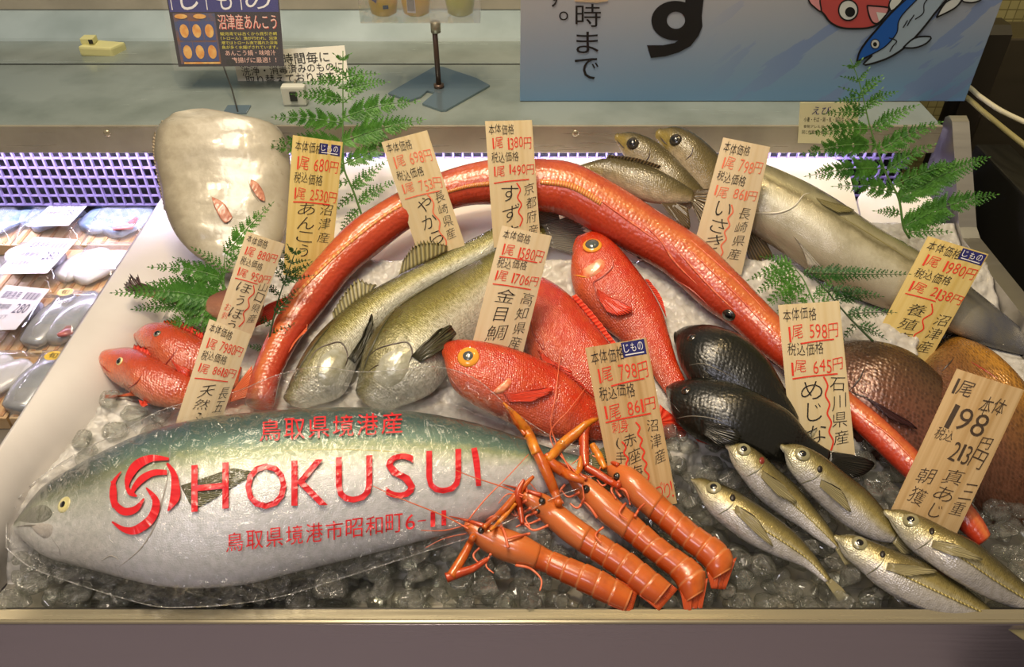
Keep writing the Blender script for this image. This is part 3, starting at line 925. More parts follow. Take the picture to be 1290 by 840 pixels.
tube('holder_rod', [q0 + Vector((0, 0.012, 0.03)), on_plane(372, 100, nc - nn * 0.003, nn)], 0.002, M['rim_steel'], note)

# ------------------------------------------------------------------ cream card clip on the counter
q0 = PZ(122, 72, ZL)
clip = empty('card_clip', q0, 'small cream plastic card clip lying on the steel counter', 'clip')
M['cream'] = plain('cream', '#d9d494', 0.4)
bm = bmesh.new()
box_bm(bm, q0 + Vector((-0.032, 0.002, 0.0006)), q0 + Vector((0.030, 0.04, 0.020)), 0.004)
for v in bm.verts:
    v.co.x += (v.co.y - q0.y) * 0.35
    v.co.z -= max(0, (v.co.x - q0.x)) * 0.12
bm_obj('clip_body', bm, M['cream'], clip)
box('clip_jaw', q0 + Vector((-0.028, 0.012, 0.0195)), q0 + Vector((-0.004, 0.034, 0.031)), M['cream'], clip, 0.002)
box('clip_slot', q0 + Vector((-0.012, 0.011, 0.021)), q0 + Vector((-0.004, 0.0125, 0.029)), M['seam'], clip, 0.0005)

# ------------------------------------------------------------------ rod stand with its clear box of yellow bottles
M['rod'] = plain('rod', '#5c4a40', 0.35, metal=0.4)
q0 = PZ(552, 110, ZL)
st = empty('rod_stand', q0, 'metal rod stand on a notched diamond base plate on the ledge', 'stand')
out = [(489, 117), (516, 126), (530, 121), (538, 114), (548, 116), (532, 130), (556, 138.5), (562, 138), (617, 107), (600, 98), (558, 84), (547, 84)]
mb = MB()
top = [PZ(u, v, ZL + 0.004) for u, v in out]; n = len(top)
from mathutils.geometry import tessellate_polygon
tri = tessellate_polygon([[Vector((p.x, p.y, 0)) for p in top]])
mb.add(top + [p - Vector((0, 0, 0.0035)) for p in top], [tuple(t) for t in tri] + [tuple(n + i for i in t[::-1]) for t in tri] + [(i, (i + 1) % n, n + (i + 1) % n, n + i) for i in range(n)])
mb.build('base_plate', M['blue_steel'], st, False)
foot = PZ(553, 110, ZL + 0.004)
tp = PY(547, 30, foot.y)
tube('rod', [foot, tp], 0.0046, M['rod'], st, 12)
tube('rod_collar', [foot, foot + Vector((0, 0, 0.006))], 0.009, M['rod'], st, 16)
tube('rod_clamp', [tp - Vector((-0.002, 0, 0.014)), tp + Vector((0.002, 0, 0.004))], 0.0085, M['ledge_steel'], st, 12)
M['clear_box'] = film('clear_box', '#ffffff', 0.10, 0.35, 0.05, 0.0, 20, milky=0.04)
bx = empty('clear_box', tp, 'clear plastic box of yellow bottles on top of the rod stand', 'box')
cy = tp.y
xl, xr = PY(458, 20, cy).x, PY(606, 20, cy).x
zb = PY(540, 28, cy - 0.03).z
bm = bmesh.new()
th = 0.002
box_bm(bm, (xl, cy - 0.035, zb), (xr, cy + 0.035, zb + th))
box_bm(bm, (xl, cy - 0.035, zb), (xr, cy - 0.035 + th, zb + 0.10)); box_bm(bm, (xl, cy + 0.035 - th, zb), (xr, cy + 0.035, zb + 0.10))
box_bm(bm, (xl, cy - 0.035, zb), (xl + th, cy + 0.035, zb + 0.10)); box_bm(bm, (xr - th, cy - 0.035, zb), (xr, cy + 0.035, zb + 0.10))
bm_obj('box_walls', bm, M['clear_box'], bx)
M['bottle_yellow'] = plain('bottle_yellow', '#e3b51f', 0.35, coat=0.5); M['bottle_green'] = plain('bottle_green', '#b9bd3d', 0.35, coat=0.5)
def lathe(name, prof_, c, mat, parent, seg=20, sy=1.0):
    vs = []; fs = []
    for r_, z in prof_:
        for k in range(seg):
            t = 2 * math.pi * k / seg; vs.append(c + Vector((r_ * math.cos(t), r_ * math.sin(t) * sy, z)))
    for i in range(len(prof_) - 1):
        for k in range(seg):
            fs.append((i * seg + k, i * seg + (k + 1) % seg, (i + 1) * seg + (k + 1) % seg, (i + 1) * seg + k))
    fs.append(tuple(range(seg))[::-1]); fs.append(tuple(range((len(prof_) - 1) * seg, len(prof_) * seg)))
    return pyd(name, vs, fs, mat, parent)
for u, mt_, lab in ((484, 'bottle_yellow', 'yellow seasoning bottle with a dark mark in the clear box'), (525, 'bottle_yellow', 'yellow seasoning bottle with a barcode in the clear box'), (580, 'bottle_green', 'greenish yellow seasoning bottle at the right of the clear box')):
    c = Vector((PY(u, 18, cy).x, cy, zb + th + 0.0006))
    b_ = empty('bottle', c, lab, 'bottle', 'bottles in the clear box')
    lathe('bottle_body', [(0.014, 0.0), (0.021, 0.004), (0.024, 0.02), (0.025, 0.045), (0.022, 0.065), (0.012, 0.08), (0.008, 0.085)], c, M[mt_], b_, sy=0.9)
    lathe('bottle_cap', [(0.009, 0.085), (0.009, 0.097), (0.006, 0.098)], c, M['bottle_green'], b_)
    mb = MB()
    if u == 525:
        fL = lambda a, b: c + Vector(((0.026) * math.sin(a), -(0.0245) * math.cos(a), b))
        put_poly(mb, R01(-0.5, 0.010, 0.05, 0.045), fL); mb.build('label', M['white_ink'], b_, False)
        mb = MB()
        fL2 = lambda a, b: c + Vector(((0.0266) * math.sin(a), -(0.0251) * math.cos(a), b))
        for k in range(8): put_poly(mb, R01(-0.45 + 0.06 * k, 0.013, -0.45 + 0.06 * k + 0.03, 0.042), fL2)
        mb.build('barcode', M['black_ink'], b_, False)
    elif u == 484:
        fL = lambda a, b: c + Vector(((0.026) * math.sin(a), -(0.0245) * math.cos(a), b))
        put_poly(mb, R01(0.1, 0.016, 0.45, 0.022), fL); put_poly(mb, [(-0.7, 0.03), (-0.3, 0.025), (-0.2, 0.036), (-0.6, 0.043)], fL); mb.build('label', M['navy'], b_, False)

# ------------------------------------------------------------------ allergy card on the ledge fascia
yn = Vector((0, -1, 0)); yc = Vector((0, YL - 0.0095, 0.2))
AL = ((1008, 129), (1082, 129), (1080, 182), (1005, 180))
al = empty('allergy_card', on_plane(1043, 180, yc, yn), 'small cream allergy card behind the tall right fern', 'sign')
M['cream_paper'] = plain('cream_paper', '#d8d2a6', 0.5)
fA = quadfn(*AL, yc, yn); fA1 = quadfn(*AL, yc, yn, 0.0008)
sheet('card_paper', fA, 0.001, yn, M['cream_paper'], al)
mb = MB(); put_text(mb, 'えび', (0.22, 0.10, 0.52, 0.30), fA1, 0.1); mb.build('lettering', M['navy'], al, False)
mb = MB(); put_text(mb, '小麦・そば・卵・乳・落花生・かに', (0.08, 0.36, 0.92, 0.48), fA1)
put_text(mb, '食物アレルギー表示', (0.08, 0.55, 0.6, 0.63), fA1); put_text(mb, '同じ作業場で加工しています', (0.06, 0.68, 0.75, 0.78), fA1)
mb.build('lettering', M['black_ink'], al, False)
# ------------------------------------------------------------------ fish builder
ALLFISH = {}
class Fish: pass

def fish(name, label, group, sta, mat, ratio=0.55, h=None, lift=0.0, n=56, m=24, nose=0.5, cat='fish', lean=0.5, ratio_tail=0.6, hfn=None, bumps=None, parts_name='body', pinch=0.12, root=None, onto=(), nclamp=30, slope=0.32):
    """sta: (back u, v, belly u, v) outline pairs from the snout to the tail root"""
    F = Fish()
    q = catmull(sta, n)
    # lengths
    C = []; Wv = []; Nn = []
    wid0 = [math.hypot(a[0] - a[2], a[1] - a[3]) / 2 * 1.15 / FPX for a in q]
    for i, (a, b, c, d) in enumerate(q):
        s = i / (n - 1)
        hw = wid0[i]
        rt = ratio * (1 + (ratio_tail - 1) * max(0, (s - 0.35) / 0.65))
        hh = (h if h is not None else 0.82 * hw * rt) + lift
        if hfn: hh += hfn(s)
        C.append(P((a + c) / 2, (b + d) / 2, hh))
    # rest on what lies beneath, then smooth the centre line
    if onto:
        D = [(c - CAM).length for c in C]
        others = [f for f in everything() if f.name in onto or f in onto]
        for i, (a, b, c, d) in enumerate(q):
            s = i / (n - 1)
            th = wid0[i] * ratio * (1 + (ratio_tail - 1) * max(0, (s - 0.35) / 0.65))
            u0, v0 = (a + c) / 2, (b + d) / 2
            for k, need in ((0.0, 0.95), (0.55, 0.8), (-0.55, 0.8), (0.97, 0.25), (-0.97, 0.25)):
                r_ = ray(u0 + (a - c) / 2 * k, v0 + (b - d) / 2 * k).normalized()
                for f in others:
                    loc, nor, idx, dist = f.bvh.ray_cast(CAM, r_)
                    if loc is not None: D[i] = min(D[i], dist - th * need - 0.002)
        up = [max(0.0, (c - CAM).length - t) for c, t in zip(C, D)]
        acc = [0.0]
        for i in range(1, n):
            acc.append(acc[-1] + math.hypot(q[i][0] + q[i][2] - q[i - 1][0] - q[i - 1][2], q[i][1] + q[i][3] - q[i - 1][1] - q[i - 1][3]) / 2 * 1.15 / FPX)
        up = [max(min(up[j], 0.09) - slope * abs(acc[i] - acc[j]) for j in range(n)) for i in range(n)]
        for _ in range(nclamp // 4): up = [(up[max(i - 1, 0)] + 2 * up[i] + up[min(i + 1, n - 1)]) / 4 for i in range(n)]
        D = [(c - CAM).length - t for c, t in zip(C, up)]
        C = [CAM + ray((a + c) / 2, (b + d) / 2).normalized() * t for (a, b, c, d), t in zip(q, D)]
    for _ in range(6):
        C = [C[0]] + [(C[i - 1] + C[i] * 2 + C[i + 1]) / 4 for i in range(1, n - 1)] + [C[-1]]
    for i, (a, b, c, d) in enumerate(q):
        T = (C[min(i + 1, n - 1)] - C[max(i - 1, 0)]).normalized()
        view = (CAM - C[i]).normalized()
        N0 = (bedN(min(C[i].y, 1.2)) * (1 - lean) + view * lean).normalized()
        N0 = (N0 - T * N0.dot(T)).normalized()
        e1 = on_plane(a, b, C[i], N0); e2 = on_plane(c, d, C[i], N0)
        C[i] = (e1 + e2) / 2
        Wv.append((e1 - e2) / 2); Nn.append(N0)
    for _ in range(2):
        Nn = [Nn[0]] + [(Nn[i - 1] + Nn[i] + Nn[i + 1]).normalized() for i in range(1, n - 1)] + [Nn[-1]]
    base = Vector((sum(c.x for c in C) / n, sum(c.y for c in C) / n, 0)); base.z = S(base.y)
    F.C, F.W, F.N, F.n, F.q = C, Wv, Nn, n, q
    L = [0.0]
    for a, b in zip(C, C[1:]): L.append(L[-1] + (b - a).length)
    F.L = L[-1]
    rings = []
    T0 = (C[0] - C[1]).normalized()
    w0 = Wv[0].length
    for k, (sc, off) in enumerate(((0.25, 0.97), (0.55, 0.83), (0.8, 0.6), (0.94, 0.33))):
        rings.append((C[0] + T0 * (w0 * nose * off), Wv[0] * sc, Nn[0], ratio * 1.0, -w0 * nose * off))
    for i in range(n):
        s = i / (n - 1)
        rt = ratio * (1 + (ratio_tail - 1) * max(0, (s - 0.35) / 0.65))
        rings.append((C[i], Wv[i], Nn[i], rt, L[i]))
    vs = []; uv = []; um = []
    for (c, w_, nn_, rt, l) in rings:
        wl = w_.length
        for k in range(m):
            t = 2 * math.pi * k / m
            ct, st = math.cos(t), math.sin(t)
            x = ct * (1 - 0.0 * abs(st)); y = math.copysign(abs(st) ** (1.0 + pinch), st)
            p = c + w_ * x + nn_ * (wl * rt * y)
            vs.append(p)
            uv.append((max(0.0, l) / F.L, (x + 1) / 2)); um.append((l, x * wl + (0 if st > 0 else 0.5)))
    nr = len(rings)
    fs = []
    for i in range(nr - 1):
        for k in range(m):
            k2 = (k + 1) % m
            fs.append((i * m + k, (i + 1) * m + k, (i + 1) * m + k2, i * m + k2))
    fs.append(tuple(range(m))); fs.append(tuple(range((nr - 1) * m, nr * m))[::-1])
    k0 = (nr // 2) * m; f0_ = [vs[i] for i in (k0, k0 + m, k0 + m + 1)]
    if (f0_[1] - f0_[0]).cross(f0_[2] - f0_[0]).dot(vs[k0] - rings[nr // 2][0]) < 0: fs = [f[::-1] for f in fs]
    if bumps:
        for i, v in enumerate(vs): vs[i] = bumps(v, uv[i], rings[i // m])
    F.root = root or empty(name, base, label, cat, group)
    F.bvh = BVHTree.FromPolygons([tuple(v) for v in vs], fs)
    F.body = pyd(parts_name, vs, fs, mat, F.root, True, {'along': uv, 'metres': um})
    F.mat = mat
    F.name = name
    ALLFISH.setdefault(name, []).append(F)
    return F

def hit(F, u, v, off=0.0):
    d = ray(u, v).normalized()
    loc, nor, idx, dist = F.bvh.ray_cast(CAM, d)
    if loc is None:
        return None, None
    if nor.dot(d) > 0: nor = -nor
    return loc + nor * off, nor

def near(F, u, v):
    """plane point of the station nearest to a pixel outside the body"""
    best = min(range(F.n), key=lambda i: min((F.q[i][0] - u) ** 2 + (F.q[i][1] - v) ** 2, (F.q[i][2] - u) ** 2 + (F.q[i][3] - v) ** 2))
    return F.C[best], F.N[best]

def spot_on(F, u, v, off=0.0):
    p, nn_ = hit(F, u, v, off)
    if p is None:
        c, nn_ = near(F, u, v)
        p = on_plane(u, v, c, nn_) + nn_ * off
    return p, nn_

def eye(F, u, v, rpx, iris, pupil_r=0.55, white=None, squash=0.4, pupil_mat=None, asp=1.0):
    p, nn_ = spot_on(F, u, v)
    r = rpx * depth(p) / FPX
    rot = nn_.to_track_quat('Z', 'Y').to_matrix()
    def dome(rr, sq, off, name, mat, par):
        vs = []; fs = []; seg = 20; rg = 6
        for i in range(rg):
            a = math.pi / 2 * i / rg
            for k in range(seg):
                t = 2 * math.pi * k / seg
                vs.append(p + nn_ * off + rot @ Vector((rr * math.cos(a) * math.cos(t) * asp, rr * math.cos(a) * math.sin(t), rr * sq * math.sin(a))))
        vs.append(p + nn_ * off + rot @ Vector((0, 0, rr * sq)))
        for i in range(rg - 1):
            for k in range(seg): fs.append((i * seg + k, i * seg + (k + 1) % seg, (i + 1) * seg + (k + 1) % seg, (i + 1) * seg + k))
        for k in range(seg): fs.append(((rg - 1) * seg + k, (rg - 1) * seg + (k + 1) % seg, rg * seg))
        fs.append(tuple(range(seg))[::-1])
        return pyd(name, vs, fs, mat, par)
    e_ = dome(r, squash, -r * 0.06, 'eye', iris, F.root)
    dome(r * pupil_r, squash * 1.15, r * squash * 0.36, 'pupil', pupil_mat or M['pupil'], e_)
    return e_

def fin(F, name, base, tip, mat, off=0.0015, lift=0.004, rag=0.0, n=26, k=7, on_body=False, parent=None, th=0.0006, droop=0.0):
    """membrane between a base line and a tip line, both in pixels"""
    b = catmull(base, n); t = catmull(tip, n)
    g = []; nors = []; uv = []
    # plane of the base
    mid = b[n // 2]
    c, n0 = near(F, *mid)
    pm, nm = hit(F, *mid)
    if pm is None: pm = on_plane(mid[0], mid[1], c, n0)
    for i in range(n):
        for j in range(k):
            f = j / (k - 1)
            ff = f * (1 - (rag if i % 2 else 0.0) * (1 if j == k - 1 else 0))
            u = b[i][0] + (t[i][0] - b[i][0]) * ff; v = b[i][1] + (t[i][1] - b[i][1]) * ff
            p = None
            if on_body:
                p, nn_ = hit(F, u, v)
            if p is None:
                p = on_plane(u, v, pm if on_body else c, n0); nn_ = n0
            p = p + nn_ * (off + lift * f * (1 + 0.15 * math.sin(i * 1.3)) - droop * f * f)
            g.append(p); nors.append(nn_); uv.append((i / (n - 1), f))
    vs = [p + q_ * th for p, q_ in zip(g, nors)] + [p - q_ * th for p, q_ in zip(g, nors)]
    o = n * k; fs = []
    for i in range(n - 1):
        for j in range(k - 1):
            a = i * k + j
            fs.append((a, a + k, a + k + 1, a + 1)); fs.append((o + a, o + a + 1, o + a + k + 1, o + a + k))
    ring = [i * k for i in range(n)] + [(n - 1) * k + j for j in range(1, k)] + [i * k + k - 1 for i in range(n - 2, -1, -1)] + [j for j in range(k - 2, 0, -1)]
    for a, b_ in zip(ring, ring[1:] + ring[:1]): fs.append((a, o + a, o + b_, b_))
    return pyd(name, vs, fs, mat, parent or F.root, True, {'along': uv + uv})

def crease(F, name, pts, rpx, mat, off=0.0, parent=None, taper=True):
    q = catmull(pts, 8 * len(pts))
    ps = []; rs = []
    for i, (u, v) in enumerate(q):
        p, nn_ = spot_on(F, u, v, off)
        ps.append(p); f = i / (len(q) - 1)
        rs.append(max(0.0002, rpx * depth(p) / FPX * ((math.sin(math.pi * (0.06 + 0.88 * f))) if taper else 1)))
    return tube(name, ps, rs, mat, parent or F.root, 6)

def patch_on(F, name, outline, mat, off=0.0012, parent=None, th=0.001, rings=4):
    """a thin plate lying on the body inside a pixel outline"""
    cu = sum(p[0] for p in outline) / len(outline); cv = sum(p[1] for p in outline) / len(outline)
    q = catmull(outline + [outline[0]], 8 * len(outline))[:-1]
    n = len(q); vs = []; uv = []
    for r_ in range(rings + 1):
        f = 1 - r_ / (rings + 0.3)
        for (u, v) in q:
            p, nn_ = spot_on(F, cu + (u - cu) * f, cv + (v - cv) * f, 0)
            vs.append(p + nn_ * (off * (1.0 if r_ else 0.0) + (th * (1 - f * f)))); uv.append((f, 0.5))
    fs = []
    for r_ in range(rings):
        for k in range(n):
            fs.append((r_ * n + k, r_ * n + (k + 1) % n, (r_ + 1) * n + (k + 1) % n, (r_ + 1) * n + k))
    fs.append(tuple(range(rings * n, (rings + 1) * n)))
    return pyd(name, vs, fs, mat, parent or F.root, True, {'along': uv, 'metres': uv})

def everything():
    return [f for L in ALLFISH.values() for f in L]

def over(u, v, off=0.0, h=0.0, skip=()):
    """the nearest lying surface seen at a pixel (fish or ice), raised towards the viewer by off"""
    d = ray(u, v).normalized()
    best = (P(u, v, h) - CAM).length
    for f in everything():
        if f.name in skip: continue
        loc, nor, idx, dist = f.bvh.ray_cast(CAM, d)
        if loc is not None and dist < best: best = dist
    return CAM + d * (best - off)
# ------------------------------------------------------------------ skins
M['iris_gold'] = plain('iris_gold', '#d8cf8a', 0.2, coat=1.0); M['iris_silver'] = plain('iris_silver', '#b9b494', 0.2, coat=1.0)
M['iris_orange'] = plain('iris_orange', '#f2a233', 0.15, coat=1.0); M['iris_grey'] = plain('iris_grey', '#6b6a55', 0.2, coat=1.0)
M['iris_dark'] = plain('iris_dark', '#2b2418', 0.2, coat=1.0); M['iris_yellow'] = plain('iris_yellow', '#8a8564', 0.2, coat=1.0)
M['pupil_grey'] = plain('pupil_grey', '#4c5352', 0.1, coat=1.0)
M['gill_dark'] = plain('gill_dark', '#3a2a22', 0.35, coat=0.5)
M['gill_red'] = plain('gill_red', '#9d3524', 0.35, coat=0.5)
M['mouth_dark'] = plain('mouth_dark', '#4a4540', 0.4)

M['monk'] = fish_mat('monk_skin', [(0, '#8d8471'), (0.10, '#b3ac9a'), (0.5, '#c6c0b0'), (0.85, '#aca48f'), (1, '#6f6552')], scale=0.012, scale_bump=0.35,
                     mottle='#8f8672', mottle_amt=0.6, mottle_scale=34, rough=0.3, coat=0.6, jit=0.10)
M['cornet'] = fish_mat('cornet_skin', [(0, '#8e2818'), (0.18, '#b63a20'), (0.42, '#c24c28'), (0.56, '#cc6532'), (0.68, '#d0743c'), (0.80, '#c05a30'), (1, '#ac452c')], scale=0.006, scale_bump=0.75,
                       mottle='#9d2c1c', mottle_amt=0.45, mottle_scale=60, rough=0.24, coat=0.7, jit=0.05)
M['bass'] = fish_mat('bass_skin', [(0, '#cfd0c6'), (0.36, '#d3d2be'), (0.50, '#b5b184'), (0.62, '#8a8440'), (0.82, '#68642f'), (1, '#3d3a1e')],
                     head=[(0, '#cfcfc6'), (0.5, '#bdbba8'), (0.72, '#8d875c'), (1, '#4f4a28')], head_u=0.22, scale=0.0030, scale_bump=0.9,
                     mottle='#45431f', mottle_amt=0.45, mottle_scale=170, rough=0.22, metal=0.3, coat=0.5, jit=0.10)
M['alfon'] = fish_mat('alfonsino_skin', [(0, '#a24634'), (0.25, '#b44c34'), (0.45, '#bd3a1e'), (0.65, '#c43414'), (0.9, '#b8280c'), (1, '#8c1a0a')],
                      head=[(0, '#bc5430'), (0.4, '#c4401c'), (1, '#b4240c')], head_u=0.30, scale=0.0028, scale_bump=0.95,
                      mottle='#dc6a34', mottle_amt=0.35, mottle_scale=48, rough=0.24, coat=0.5, jit=0.08)
M['opal'] = fish_mat('opaleye_skin', [(0, '#16150f'), (0.3, '#0f100c'), (0.7, '#0c0d08'), (1, '#12130a')], scale=0.005, scale_bump=0.5, rough=0.3, coat=0.35)
M['grunt'] = fish_mat('grunt_skin', [(0, '#b5a58c'), (0.25, '#a8977a'), (0.5, '#7d6f49'), (0.75, '#574d2c'), (1, '#3f3820')],
                      head=[(0, '#a58f4a'), (0.5, '#8c7a3c'), (1, '#453d22')], head_u=0.16, scale=0.003, scale_bump=0.5,
                      mottle='#3e3822', mottle_amt=0.4, mottle_scale=80, rough=0.28, coat=0.5)
M['silver'] = fish_mat('silver_skin', [(0, '#93836f'), (0.2, '#bdb5a0'), (0.5, '#cfcab2'), (0.64, '#b9b291'), (0.72, '#746d4f'), (0.79, '#aaa482'), (1, '#6d6846')],
                       scale=0.0018, scale_bump=0.35, mottle='#817a5a', mottle_amt=0.45, mottle_scale=30, rough=0.22, metal=0.3, coat=0.5, tail='#5a5b62', tail_u=0.78, jit=0.09)
M['bream'] = fish_mat('bream_skin', [(0, '#70463a'), (0.3, '#7c4e40'), (0.55, '#744c38'), (0.8, '#5e432a'), (1, '#352415')],
                      head=[(0, '#83543f'), (0.6, '#744a32'), (1, '#4f331e')], head_u=0.2, scale=0.0052, scale_bump=1.0, stripe='#3a241a', stripe_amt=0.55,
                      rough=0.26, metal=0.25, coat=0.5)
M['bream_gold'] = fish_mat('golden_bream_skin', [(0, '#6b4433'), (0.4, '#7a4e36'), (0.7, '#8f6230'), (0.9, '#c28a35'), (1, '#a9742c')],
                           scale=0.0052, scale_bump=1.0, stripe='#4a2f1c', stripe_amt=0.5, rough=0.28, metal=0.3, coat=0.5)
M['aji'] = fish_mat('horse_mackerel_skin', [(0, '#b9b6b9'), (0.35, '#c2beba'), (0.48, '#bdb48f'), (0.62, '#a39458'), (0.80, '#6b6138'), (1, '#2f2c1c')],
                    head=[(0, '#c9c6bd'), (0.5, '#bdb68f'), (0.75, '#857a4c'), (1, '#4a4428')], head_u=0.22, scale=0.0022, scale_bump=0.55,
                    mottle='#6b6038', mottle_amt=0.35, mottle_scale=150, rough=0.2, metal=0.35, coat=0.6, jit=0.08)
M['orange'] = fish_mat('orange_skin', [(0, '#cf8a6c'), (0.25, '#c9623c'), (0.5, '#bf4a26'), (0.8, '#b8401e'), (1, '#a8371c')],
                       head=[(0, '#d87840'), (0.5, '#d4541f'), (1, '#c84420')], head_u=0.25, scale=0.0035, scale_bump=0.9, mottle='#a03418', mottle_amt=0.5, mottle_scale=75, rough=0.22, coat=0.8, jit=0.1)
M['gurnard'] = fish_mat('gurnard_skin', [(0, '#b98f74'), (0.4, '#9b6a52'), (0.8, '#6a3f38'), (1, '#4c2a2b')], scale=0.004, mottle='#8a5a48', mottle_amt=0.4, rough=0.3)
M['yellowtail'] = fish_mat('yellowtail_skin', [(0, '#c9c8d2'), (0.22, '#d6d6dc'), (0.52, '#dcdcdc'), (0.62, '#c6cab4'), (0.69, '#97a278'), (0.76, '#5f7e6c'), (0.86, '#365650'), (1, '#1d3232')],
                           head=[(0, '#d3cfce'), (0.35, '#d0d0cd'), (0.54, '#b5b8aa'), (0.66, '#6d7558'), (0.78, '#30382e'), (1, '#1c2222')], head_u=0.24, scale=0.0016, scale_bump=0.4,
                           mottle='#5f776c', mottle_amt=0.30, mottle_scale=120, rough=0.32, metal=0.2, coat=0.25, jit=0.07)
M['fin_red'] = fin_mat('fin_red', '#d8301c', '#f0573a', 16); M['fin_orange'] = fin_mat('fin_orange', '#d9502c', '#ee8a5a', 12)
M['fin_dark'] = fin_mat('fin_dark', '#1e1d12', '#4a4728', 14); M['fin_black'] = fin_mat('fin_black', '#0c0c0a', '#1c1c16', 16)
M['fin_olive'] = fin_mat('fin_olive', '#6b643c', '#a89e68', 12, alpha=0.25); M['fin_brown'] = fin_mat('fin_brown', '#3c3220', '#6d5a3a', 16)
M['fin_aji'] = fin_mat('fin_aji', '#948a62', '#b8ae84', 10, alpha=0.25); M['fin_pale'] = fin_mat('fin_pale', '#b8b2a0', '#d8d3c4', 14)
M['fin_grey'] = fin_mat('fin_grey', '#55524a', '#8a857a', 22); M['fin_maroon'] = fin_mat('fin_maroon', '#2a1718', '#4e2c2c', 10)
M['fin_yt'] = fin_mat('fin_yt', '#4a4a30', '#7d7a52', 18)

# ------------------------------------------------------------------ monkfish
mk = fish('monkfish', 'big pale monkfish with its white belly turned up behind the ferns', None,
          [(214, 146, 262, 137), (198, 162, 336, 153), (194, 188, 358, 172), (198, 215, 366, 205), (203, 240, 368, 238), (208, 265, 364, 270), (219, 291, 356, 302), (237, 314, 335, 330), (262, 332, 300, 345)],
          M['monk'], ratio=0.30, ratio_tail=0.8, nose=0.16, h=0.03, lean=0.45, m=36,
          bumps=lambda v, uv_, r_: v + r_[2] * (0.004 * noise.noise(v * 22) + 0.0022 * noise.noise(v * 60)))
M['monk_pink'] = plain('monk_pink', '#d29a80', 0.35, coat=0.5, noise_scale=120, col2='#b8705a', bump=0.4)
M['monk_fold'] = plain('monk_fold', '#9b8f7c', 0.4)
fin(mk, 'gill_opening', [(267, 248), (281, 255), (289, 266), (293, 274)], [(268, 252), (274, 268), (283, 281), (290, 278)], M['monk_pink'], on_body=True, off=0.0, lift=0.002)
fin(mk, 'gill_opening', [(316, 226), (324, 230), (331, 240), (334, 249)], [(315, 234), (320, 243), (327, 252), (333, 254)], M['monk_pink'], on_body=True, off=0.0, lift=0.002)
crease(mk, 'skin_fold', [(266, 246), (270, 258), (277, 272), (287, 282)], 1.1, M['monk_fold'])
crease(mk, 'skin_fold', [(313, 228), (318, 242), (326, 254)], 1.0, M['monk_fold'])
M['monk_edge'] = fin_mat('monk_edge', '#6d6049', '#a8977c', 30)
fin(mk, 'side_fringe', [(206, 150), (196, 170), (195, 190), (199, 215), (204, 240), (208, 262)], [(202, 148), (191, 168), (190, 190), (195, 217), (200, 242), (204, 262)], M['monk_edge'], off=-0.008, lift=0, rag=0.3, n=40)

# ------------------------------------------------------------------ gurnard behind the left fern
gu = fish('gurnard', 'thin brown gurnard with a dark frayed tail among the left fern', None,
          [(322, 364, 318, 408), (305, 362, 300, 408), (285, 364, 281, 405), (255, 370, 250, 392), (222, 368, 217, 382), (195, 365, 192, 375), (174, 362, 172, 371)], M['gurnard'], ratio=0.6, lift=0.045)
fin(gu, 'tail_fin', [(180, 362), (172, 372)], [(176, 347), (172, 352), (166, 346), (163, 354), (158, 360), (161, 368)], M['fin_maroon'], rag=0.25, n=22)
fin(gu, 'tail_fin', [(208, 366), (190, 370)], [(180, 358), (172, 362), (168, 368)], M['fin_maroon'], n=12)

# ------------------------------------------------------------------ small orange fish
for i, (lab, sta, ey, lf) in enumerate((
        ('small orange fish, upper one, partly hidden behind the lower one',
         [(175, 419, 174, 432), (195, 410, 187, 450), (220, 411, 213, 472), (250, 425, 240, 488), (280, 443, 272, 488), (305, 463, 300, 488)], (198, 420, 5.0), 0.006),
        ('small orange fish with a yellow ringed eye nearest the pale divider board',
         [(127, 446, 126, 460), (145, 441, 139, 478), (170, 440, 162, 493), (200, 453, 190, 509), (235, 472, 225, 515), (265, 485, 258, 514), (295, 490, 290, 508)], (150.5, 455, 5.6), 0.022))):
    F = fish('orange_fish', lab, 'small orange fish on the left', sta, M['orange'], ratio=0.75, lift=0.006, nose=0.7, onto=('orange_fish', 'gurnard'))
    eye(F, *ey, M['iris_grey'] if i == 0 else M['iris_gold'], 0.72, squash=0.45)
    du, dv_ = (0, 0) if i else (44, -32)
    crease(F, 'gill_slit', [(180 + du, 470 + dv_), (172 + du, 482 + dv_), (158 + du, 491 + dv_ * 0.8)], 1.1, M['gill_red'])
    crease(F, 'mouth', [(126 + du * 1.05, 458 + dv_ * 0.8), (134 + du, 466 + dv_ * 0.9), (141 + du, 470 + dv_)], 0.9, M['gill_red'])
    if i:
        fin(F, 'pectoral_fin', [(176, 488), (184, 497)], [(150, 500), (135, 503), (133, 498)], M['fin_orange'], n=10, lift=0.006, off=-0.004)
        fin(F, 'pelvic_fin', [(178, 500), (190, 509)], [(190, 513), (182, 515), (177, 506)], M['fin_red'], n=10)
        fin(F, 'dorsal_fin', [(168, 441), (200, 455), (232, 471)], [(172, 436), (205, 447), (236, 466)], M['fin_red'], rag=0.35, n=24)
        fin(F, 'tail_fin', [(294, 492), (290, 507)], [(318, 462), (320, 480), (322, 500)], M['fin_orange'], n=14)
    else:
        fin(F, 'dorsal_fin', [(205, 411), (230, 415), (255, 428)], [(209, 406), (234, 408), (259, 422)], M['fin_red'], rag=0.35, n=24)
        fin(F, 'pectoral_fin', [(214, 448), (219, 456)], [(228, 470), (238, 477), (240, 466)], M['fin_red'], n=12, on_body=True)

